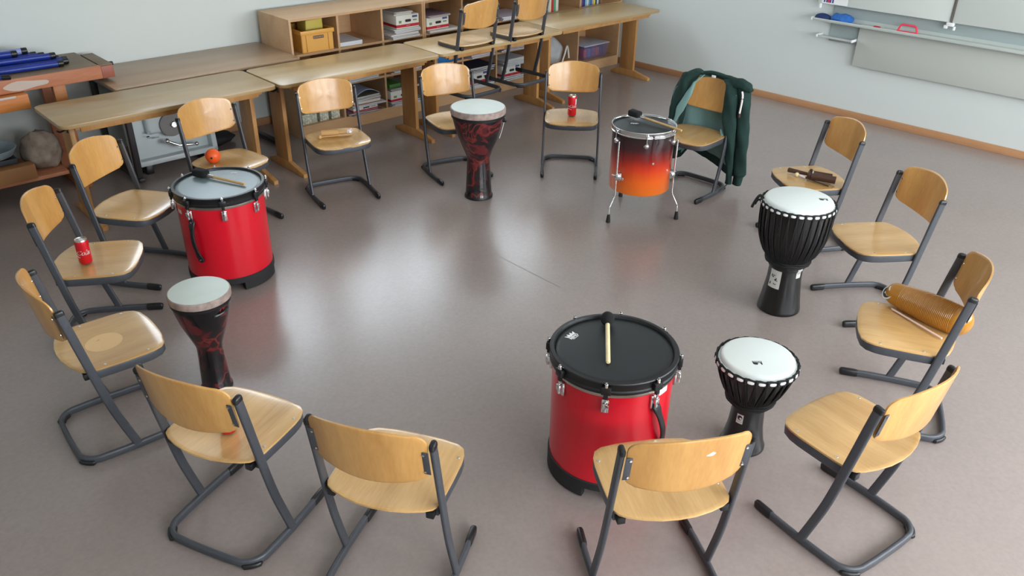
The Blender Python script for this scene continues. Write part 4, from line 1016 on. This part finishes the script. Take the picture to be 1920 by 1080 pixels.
# middle and lower row -------------------------------------------------
z = papers(3.95, 6.47, .427, .34, .38, 2, 'papers above the curved folder', 'pale blue paper pad under the desk edge, above the curved folder', [(172, 188, 206), (190, 200, 212)], (.014, .018), .006)
z = papers(3.955, 6.48, .111, .34, .38, 2, 'magazines at the foot of the second bay', 'mauve magazine at the very bottom of the second lower bay', [(150, 116, 132), (120, 96, 120)], (.008, .01), .006)
archive_box(4.0, 6.50, z, .27, .38, .055, 'flat white and red box at the bottom of the second lower bay', 0)
z = papers(3.98, 6.46, z+.056, .36, .36, 2, 'papers over the flat red box', 'white paper over the flat red box in the second lower bay', [(206, 206, 214)], (.006, .008), .01)
z = papers(4.0, 6.48, z, .30, .36, 1, 'orange folder', 'orange folder in the second lower bay', [(196, 106, 42)], (.034, .036), .002, 'folder')
z = papers(4.0, 6.48, z, .29, .36, 3, 'magazines over the orange folder', 'magazine lying over the orange folder', [(150, 150, 130), (186, 188, 200), (110, 112, 100)], (.010, .016), .008)
o = MB().loft([[Vector((-.13+.26*i/12, y, .045*math.sin(PI*i/12)+dz)) for i in range(13)]+[Vector((.13-.26*i/12, y, .045*math.sin(PI*(12-i)/12)+dz-.004)) for i in range(13)] for y, dz in ((0, .006), (.15, .006), (.30, .006))]).build('bent_folder', cmat(170, 182, 214)); o.location = W(4.16, 6.49, z); o.rotation_euler = (0, 0, TH); tag(o, 'pale blue folder bent into an arch on the magazine pile under the desk', 'folder')
z = papers(4.42, 6.47, .111, .38, .38, 4, 'papers under the box in the third lower bay', 'paper or magazine under the white box, third lower bay', [(176, 182, 200), (140, 146, 160), (190, 190, 196)], (.008, .014), .012)
archive_box(4.415, 6.49, z, .30, .38, .105, 'white box with red band in the third lower bay below the desks', 1)
z = papers(4.42, 6.5, z+.106, .36, .34, 2, 'papers on the box in the third lower bay', 'grey paper on the white box, third lower bay', [(150, 146, 140)], (.006, .01), .01)
o = MB().box((0, 0, .018), (.14, .25, .036), bevel=.006).build('folder', cmat(66, 120, 52)); o.location = W(4.50, 6.66, z+.001); o.rotation_euler = (0, 0, TH+R(4)); tag(o, 'green box folder on top of the grey papers in the third lower bay', 'folder')
papers(4.44, 6.47, .427, .36, .36, 2, 'papers at the desk edge', 'paper peeking out just under the desk edge, third bay', [(196, 202, 220), (170, 100, 80)], (.008, .012), .006)
for i, (a0, w_) in enumerate(((3.485, .15), (3.665, .09), (3.785, .09))):
    o = MB().box((w_/2, .12, .045), (w_, .22, .09), bevel=.003).build('carton', mat('speckled_carton%d' % i, srgb(186, 188, 170), .6, var=.5, vscale=60)); o.location = W(a0, 6.53, .111); o.rotation_euler = (0, 0, TH)
    tag(o, ['wide speckled white carton at the bottom left of the shelf', 'small speckled carton, middle one of the three at the shelf bottom', 'small speckled carton, right one of the three at the shelf bottom'][i], 'carton', 'speckled cartons at the bottom of the shelf')
o = MB().box((.2, .17, .045), (.40, .34, .09), bevel=.008).build('document_case', cmat(20, 100, 160)); o.location = W(4.895, 6.5, .427); o.rotation_euler = (0, 0, TH); tag(o, 'bright blue case under the desk top, behind the left hung chair', 'case')
o = MB().box((.2, .17, .02), (.40, .34, .04), bevel=.006).build('document_case', cmat(30, 84, 150)); o.location = W(4.895, 6.5, .111); o.rotation_euler = (0, 0, TH); tag(o, 'flat blue case at the shelf bottom behind a far chair', 'case')
z = papers(5.37, 6.47, .111, .36, .36, 3, 'papers under the box behind the left hung chair', 'paper under the white box behind the left hung chair', [(176, 182, 196), (196, 200, 206)], (.008, .014), .01)
archive_box(5.40, 6.49, z, .27, .38, .13, 'white box with red band behind the frame of the left hung chair', 0)
z = papers(5.385, 6.46, z+.131, .34, .36, 4, 'magazines on the box behind the left hung chair', 'magazine on the white box behind the left hung chair', [(180, 184, 206), (50, 52, 70), (70, 72, 96)], (.01, .014), .012)
papers(5.385, 6.46, .427, .34, .36, 4, 'magazines on the upper board behind the left hung chair', 'purple magazine on the upper board behind the left hung chair', [(150, 130, 156), (170, 40, 56), (170, 160, 176)], (.01, .014), .012)
z = papers(5.83, 6.47, .111, .36, .36, 3, 'papers under the box behind the right hung chair', 'paper under the white box behind the right hung chair', [(186, 190, 200), (150, 154, 164)], (.008, .014), .01)
archive_box(5.86, 6.49, z, .27, .38, .12, 'white box with red band behind the frame of the right hung chair', 0)
z = papers(5.86, 6.46, z+.121, .30, .34, 6, 'papers on the box behind the right hung chair', 'white paper bundle on the box behind the right hung chair', [(210, 212, 220), (196, 200, 212)], (.008, .016), .02)
papers(5.84, 6.46, .427, .37, .36, 5, 'magazines on the upper board behind the right hung chair', 'mauve magazine on the upper board behind the right hung chair', [(140, 100, 120), (160, 130, 150), (180, 170, 180)], (.012, .016), .01)
o = MB().sphere((0, 0, .14), .165, n=30, sc=(.95, .9, 1.0)).map(lambda v: Vector((v.x, v.y, max(.0, v.z)*(1-.25*max(0, v.x)/.2)))+nz(v, 9, .02)).map(lambda v: Vector((v.x, v.y, max(0, v.z)))).build('canvas_bag', M['canvas']); o.location = W(6.84, 6.76, .112); o.rotation_euler = (0, 0, TH); tag(o, 'bulging pale grey canvas bag on the shelf floor under the right desk', 'bag')
cb = papers(6.33, 6.5, .111, .22, .34, 10, 'paper stack left of the canvas bag', 'white paper in the tall stack left of the canvas bag', [(205, 205, 208), (190, 190, 196)], (.014, .02), .012)
o = MB().tube(smooth_path([(0, -.17, .02), (.03, -.18, .12), (.07, -.17, .19), (.11, -.15, .15), (.12, -.16, .05)]), .010, n=8).build('strap_loop', M['cream']); o.location = W(6.86, 6.74, .125); o.rotation_euler = (0, 0, TH); tag(o, 'cream strap looping in front of the canvas bag', 'strap')
tubm = thing('storage_tub', 'clear lidded tub full of coloured pieces on the shelf floor at the right end', 'tub', W(7.43, 6.74, .111), TH)
MB().box((0, 0, .075), (.40, .34, .15), bevel=.012, taper=1.06).build('tub_body', M['clear'], tubm)
MB().box((0, 0, .158), (.44, .38, .014), bevel=.005).build('tub_lid', cmat(176, 180, 196, .35), tubm)
rc = [(170, 60, 70), (70, 100, 160), (120, 70, 110), (180, 90, 60), (60, 60, 120)]
for i in range(5):
    for j in range(2):
        o = MB().box((0, 0, .05), (.066, .12, .10), bevel=.012).build('toy_block', cmat(*rc[(i+j*2) % 5])); o.location = W(7.43-.144+.072*i, 6.74-.075+.14*j, .122); o.rotation_euler = (0, 0, TH)
        tag(o, 'coloured piece seen through the wall of the clear tub', 'toy', 'coloured pieces in the clear tub')
o = MB().box((0, 0, .21), (.03, .30, .42), bevel=.003, rot=Matrix.Rotation(R(0), 3, 'Y')).build('wooden_plank', M['leg']); o.location = W(7.14, 6.76, .111); o.rotation_euler = (0, 0, TH); tag(o, 'upright wooden board beside the clear tub', 'board')

# ------------------------------------------------------------------ workbench at the left
wbn = thing('workbench', 'old joiner workbench with reddish edge at the left', 'workbench', W(-.6, 6.58, 0), TH)
MB().box((1.245, .27, .862), (2.49, .53, .070), bevel=.003).build('bench_top', M['benchtop'], wbn)
MB().box((1.25, .012, .848), (2.50, .05, .095), bevel=.004).build('front_rail', M['bench'], wbn)
er = MB().box((2.545, .21, .844), (.09, .44, .090), bevel=.004).build('end_rail', cmat(150, 84, 66), wbn); MB().box((2.545, .215, .893), (.09, .43, .008), bevel=.002).build('worn_top', M['benchtop'], er)
MB().cyl((2.59, .10, .875), (2.625, .10, .875), .016, n=14, bevel=.004).build('screw_knob', M['blackplastic'], wbn)
MB().box((.96, -.02, .745), (2.0, .13, .105), bevel=.006).build('vise_jaw', M['benchorange'], wbn)
pd = []
for i in range(26):
    t = 2*PI*i/26; pd.append((1.98+.15*math.cos(t), .843+.030*math.sin(t)*(1+.25*math.cos(3*t))))
MB().prism(pd, 0, .0012).map(lambda v: Vector((v.x, -.0132-v.z, v.y))).build('paint_smear', cmat(190, 172, 160), wbn)
MB().box((1.75, -.088, .79), (.26, .01, .016), bevel=.004).build('paint_smear', cmat(196, 180, 172), wbn)
for x in (.30, 2.20):
    for y in (.07, .40): MB().box((x, y, .41), (.085, .06, .80), bevel=.004).build('leg', M['benchorange'] if y < .2 else M['bench'], wbn)
    MB().box((x, .235, .03), (.09, .50, .06), bevel=.006).build('foot', M['benchorange'], wbn)
MB().box((1.15, .22, .165), (1.9, .52, .028), bevel=.003).build('lower_shelf', M['bench'], wbn)
gt = 'blue tubes heaped on the workbench'
tubes = [(.75, 6.735, 1.68, 6.715, 0), (.75, 6.80, 1.73, 6.768, 0), (.75, 6.87, 1.74, 6.822, 0), (.75, 6.945, 1.70, 6.88, 0), (.75, 7.02, 1.66, 6.935, 0), (.75, 6.83, 1.66, 6.797, .044), (.75, 6.90, 1.60, 6.85, .044), (.75, 6.97, 1.56, 6.905, .044), (.75, 6.94, 1.50, 6.88, .087), (.75, 6.87, 1.42, 6.83, .087)]
for i, (a0, b0, a1, b1, dz) in enumerate(tubes):
    p, q = W(a0, b0, .9215+dz), W(a1, b1, .9215+dz); o = thing('blue_tube', 'blue tube with black end caps in the heap on the workbench', 'tube', p, 0, gt)
    v = q-p; t = v.normalized()
    MB().cyl((0, 0, 0), v, .021, n=18).build('tube', M['paleblue'] if i == 8 else M['bluetube'], o)
    MB().cyl(v-t*.03, v+t*.012, .0235, n=16, bevel=.004).build('end_cap', M['blackplastic'], o)
o = thing('blue_tube', 'blue tube slanting over the front edge of the workbench', 'tube', W(.95, 6.66, .929))
v = W(1.285, 6.545, .918)-W(.95, 6.66, .929); MB().cyl((0, 0, 0), v, .017, n=16).build('tube', M['bluetube'], o); MB().cyl(v-v.normalized()*.05, v+v.normalized()*.008, .019, n=14, bevel=.004).build('end_cap', M['blackplastic'], o)
bo = MB().lathe([(0, .006), (.07, .006), (.13, .03), (.16, .075), (.165, .08), (.172, .078), (.14, .025), (.08, 0), (0, 0)], n=32).build('bowl', M['bowl']); bo.location = W(1.06, 6.70, .325); tag(bo, 'pale blue bowl on the lower shelf of the workbench', 'bowl')
o = MB().box((0, 0, .06), (.40, .26, .118), bevel=.004).build('black_case', cmat(28, 32, 40)); o.location = W(1.0, 6.75, .206); o.rotation_euler = (0, 0, TH); o.location.z = .205; tag(o, 'dark case under the blue bowl on the workbench shelf', 'case')
o = MB().box((0, 0, .055), (.30, .10, .11), bevel=.003).build('cardboard_box', M['cardboard']); o.location = W(1.13, 6.555, .181); o.rotation_euler = (0, 0, TH+R(2)); tag(o, 'low brown cardboard box on the lower shelf of the workbench', 'box')
o = MB().sphere((0, 0, .13), .16, n=40, sc=(.85, .7, .95)).map(lambda v: Vector((v.x, v.y, max(0.0, v.z)))+nz(v, 11, .03)+nz(v, 26, .012)).map(lambda v: Vector((v.x, v.y, max(.0, v.z)))).build('cloth_bundle', M['cloth']); o.location = W(1.395, 6.74, .181); o.rotation_euler = (0, 0, TH); tag(o, 'crumpled grey brown cloth bundle on the lower shelf of the workbench', 'cloth')

# white sink unit stored under the tables
sk = thing('sink_unit', 'white sink unit with chrome tap stored on its side under the desks', 'sink', W(1.985, 6.52, .075), TH)
w, h = .68, .60; T = Matrix.Rotation(R(-5), 3, 'X')
def SK(mb): return mb.map(lambda v: T @ v)
mb = MB()
mb.box((w/2, .09, h/2), (w, .02, h)); mb.box((.022, .045, h/2), (.044, .10, h), bevel=.010); mb.box((w-.022, .045, h/2), (.044, .10, h), bevel=.010); mb.box((w/2, .045, .022), (w, .10, .044), bevel=.010)
mb.box((w/2, .045, h-.022), (w, .10, .044), bevel=.010)
SK(mb).build('tray_body', M['sinkwhite'], sk)
mb = MB().box((.40, .060, .39), (.50, .07, .32), bevel=.03, seg=5); SK(mb).build('basin', M['sinkwhite'], sk)
mb = MB().cyl((.345, .035, .285), (.345, .008, .285), .095, n=36, bevel=.003); ds = SK(mb).build('grey_disc', M['disc'], sk)
mb = MB().cyl((.36, .010, .285), (.36, -.012, .285), .026, n=20, bevel=.004); SK(mb).build('hub', M['chrome'], ds)
mb = MB().sphere((.275, -.0, .165), .022, n=18).tube([(.275, 0, .165), (.36, -.02, .115), (.48, -.02, .100)], .012, n=10).sphere((.50, -.02, .100), .018, n=16).cyl((.36, -.02, .115), (.36, .08, .115), .016, n=12); SK(mb).build('tap', M['chrome'], sk)
mb = MB().box((.145, .024, .225), (.022, .003, .010), M['ink']).box((.20, .024, .205), (.06, .003, .008), cmat(140, 150, 156)).box((.20, .024, .24), (.05, .003, .008), cmat(150, 160, 166)).box((.16, .024, .255), (.03, .003, .02), cmat(160, 172, 178)); SK(mb); mb.build('printed_marks', M['ink'], sk)
mb = MB()
for x in (.10, .58): mb.box((x, .08, -.036), (.06, .14, .076), bevel=.008)
mb.build('support_foot', M['blackplastic'], sk)
o = MB().sphere((0, 0, .05), .2, n=30, sc=(1.3, .55, .32)).map(lambda v: Vector((v.x, v.y, max(0, v.z)))+nz(v, 14, .02)).map(lambda v: Vector((v.x, v.y, max(0, v.z)))).build('dark_bundle', cmat(30, 30, 34, .7)); o.location = W(2.72, 6.88, .0); o.rotation_euler = (0, 0, TH); tag(o, 'dark crumpled bundle on the floor behind the white sink unit', 'bundle')

# ------------------------------------------------------------------ whiteboard on the right wall
wbd = thing('whiteboard', 'white writing board with hinged wings and lower panel on the right wall', 'whiteboard', WR(0, 0, 0), TR)
TT = 6.1
def bt_(x0, x1, off0, off1, z0, z1, name, m, bevel=.002, parent=None):
    return MB().box(((x0+x1)/2, -(off0+off1)/2, (z0+z1)/2), (x1-x0, off1-off0, z1-z0), bevel=bevel).build(name, m, parent or wbd)
bt_(2.36, TT, .0, .02, .70, 2.3, 'backing_panel', M['boardback'])
bt_(2.66, TT-.2, .02, .055, .515, .905, 'lower_panel', M['boardlow'])
bt_(2.215, 3.452, .06, .085, 1.045, 2.25, 'board_wing', M['board'])
bt_(3.474, TT, .06, .085, 1.045, 2.25, 'board_wing', M['board'])
bt_(3.453, 3.473, .05, .092, 1.05, 2.25, 'hinge_strip', M['satin'])
hg = MB().box((3.463, -.075, 1.03), (.06, .05, .03), bevel=.004).box((3.43, -.08, 1.005), (.03, .03, .03), bevel=.004).cyl((3.50, -.08, .985), (3.50, -.08, 1.015), .012, n=10).build('hinge_block', M['white'], wbd)
MB().cyl((2.235, -.07, 1.0), (2.235, -.07, 1.045), .014, n=10).build('corner_stop', M['white'], wbd)
mb = MB().box(((2.215+TT)/2, -.085, .895), (TT-2.215, .13, .006)).box(((2.215+TT)/2, -.150, .905), (TT-2.215, .006, .026), bevel=.002).box(((2.215+TT)/2, -.022, .915), (TT-2.215, .006, .04))
mb.build('pen_tray', M['tray'], wbd); MB().box((2.21, -.085, .905), (.014, .14, .03), bevel=.004).build('tray_end', M['white'], wbd)
mb = MB().box((2.465, -.075, .745), (.36, .10, .006)).box((2.465, -.128, .752), (.36, .006, .018)); mb.build('small_tray', M['tray'], wbd)
for x in (2.285, 2.645): MB().box((x, -.078, .752), (.014, .125, .026), bevel=.004).build('tray_end', M['white'], wbd)
pf = thing('flag_poster', 'small white paper with a flag at the lower left corner of the board', 'poster', WR(2.25, .088, 1.05), TR)
MB().box((.13, 0, .09), (.26, .002, .18)).build('paper', M['white'], pf)
mb = MB(); mb.box((.07, -.0016, .06), (.10, .001, .10), M['inkblue']).box((.07, -.0024, .06), (.022, .001, .10), cmat(196, 50, 70)).box((.07, -.0024, .06), (.10, .001, .022), cmat(196, 50, 70))
mb.box((.10, -.0020, .06), (.006, .001, .10), M['white']).box((.04, -.0020, .06), (.006, .001, .10), M['white']); mb.build('flag_print', M['inkblue'], pf)
o = MB().sphere((0, 0, .03), .09, n=26, sc=(1.3, .55, .55)).map(lambda v: Vector((v.x, v.y, max(0, v.z)))+nz(v, 20, .016)).map(lambda v: Vector((v.x, max(-.055, min(.055, v.y)), max(0, v.z)))).build('cleaning_cloth', M['bluecloth']); o.location = WR(2.49, .085, .8985); o.rotation_euler = (0, 0, TR); tag(o, 'bright blue cloth bunched on the pen tray', 'cloth')
o = MB().sphere((0, 0, .02), .08, n=24, sc=(1.0, .55, .5)).map(lambda v: Vector((v.x, max(-.05, min(.05, v.y)), max(0, v.z)))).build('cleaning_cloth', M['navycloth']); o.location = WR(2.295, .092, .8985); o.rotation_euler = (0, 0, TR); tag(o, 'dark navy cloth at the left end of the pen tray', 'cloth')
o = MB().box((0, 0, .012), (.06, .04, .024), bevel=.008, seg=3).build('board_magnet', cmat(176, 34, 52)); o.location = WR(2.84, .11, .8985); o.rotation_euler = (0, 0, TR); tag(o, 'small dark red piece on the pen tray', 'magnet')
mb = MB().tube([(-.09, 0, .0), (-.07, 0, .055), (-.055, 0, .062), (.05, 0, .062), (.07, 0, .055), (.09, 0, .0)], .009, n=8, up=(0, 1, 0)).box((0, 0, .004), (.19, .02, .010), bevel=.003)
o = mb.build('board_ruler_handle', M['coral']); o.location = WR(3.12, .10, .9085); o.rotation_euler = (0, 0, TR); tag(o, 'coral red plastic handle frame standing on the pen tray', 'handle')
for i, (t, w_) in enumerate(((3.62, .10), (3.78, .13), (4.02, .05))):
    o = MB().cyl((-w_/2, 0, .007), (w_/2, 0, .007), .0065, n=10).build('board_pen', M['white']); o.location = WR(t, .12, .8985); o.rotation_euler = (0, 0, TR+.05*i); tag(o, ['thin white pen on the tray just right of the hinge', 'longer white pen on the tray right of the hinge', 'short white chalk piece at the far right of the visible tray'][i], 'pen', 'white pens on the tray')

# sheet joint in the floor
mb = MB(); p, q = Vector((-.11, 4.853, .0004)), Vector((.30, 4.42, .0004)); d = (q-p).normalized(); s = Vector((-d.y, d.x, 0))*.0018
mb.quad([p-s, q-s, q+s, p+s]); struct(mb.build('trim_1', cmat(112, 104, 100)))

# ------------------------------------------------------------------ camera, world
cam = bpy.data.cameras.new('camera'); co = bpy.data.objects.new('camera', cam); COL.objects.link(co)
cam.sensor_width = 36; cam.lens = 36*1533.17/1920; cam.clip_start = .05
co.matrix_world = Matrix.Translation((0, 0, 2.4634)) @ Matrix.Rotation(PI/2-.50985, 4, 'X') @ Matrix.Rotation(.015235, 4, 'Z')
S.camera = co
w = bpy.data.worlds.new('sky'); S.world = w; w.use_nodes = True
bg = w.node_tree.nodes['Background']; bg.inputs[0].default_value = (.8, .9, 1, 1); bg.inputs[1].default_value = 1.2
S.view_settings.view_transform = 'Standard'; S.view_settings.look = 'None'; S.view_settings.gamma = 1; S.view_settings.exposure = 0
S.view_settings.use_curve_mapping = False
S.cycles.caustics_reflective = False
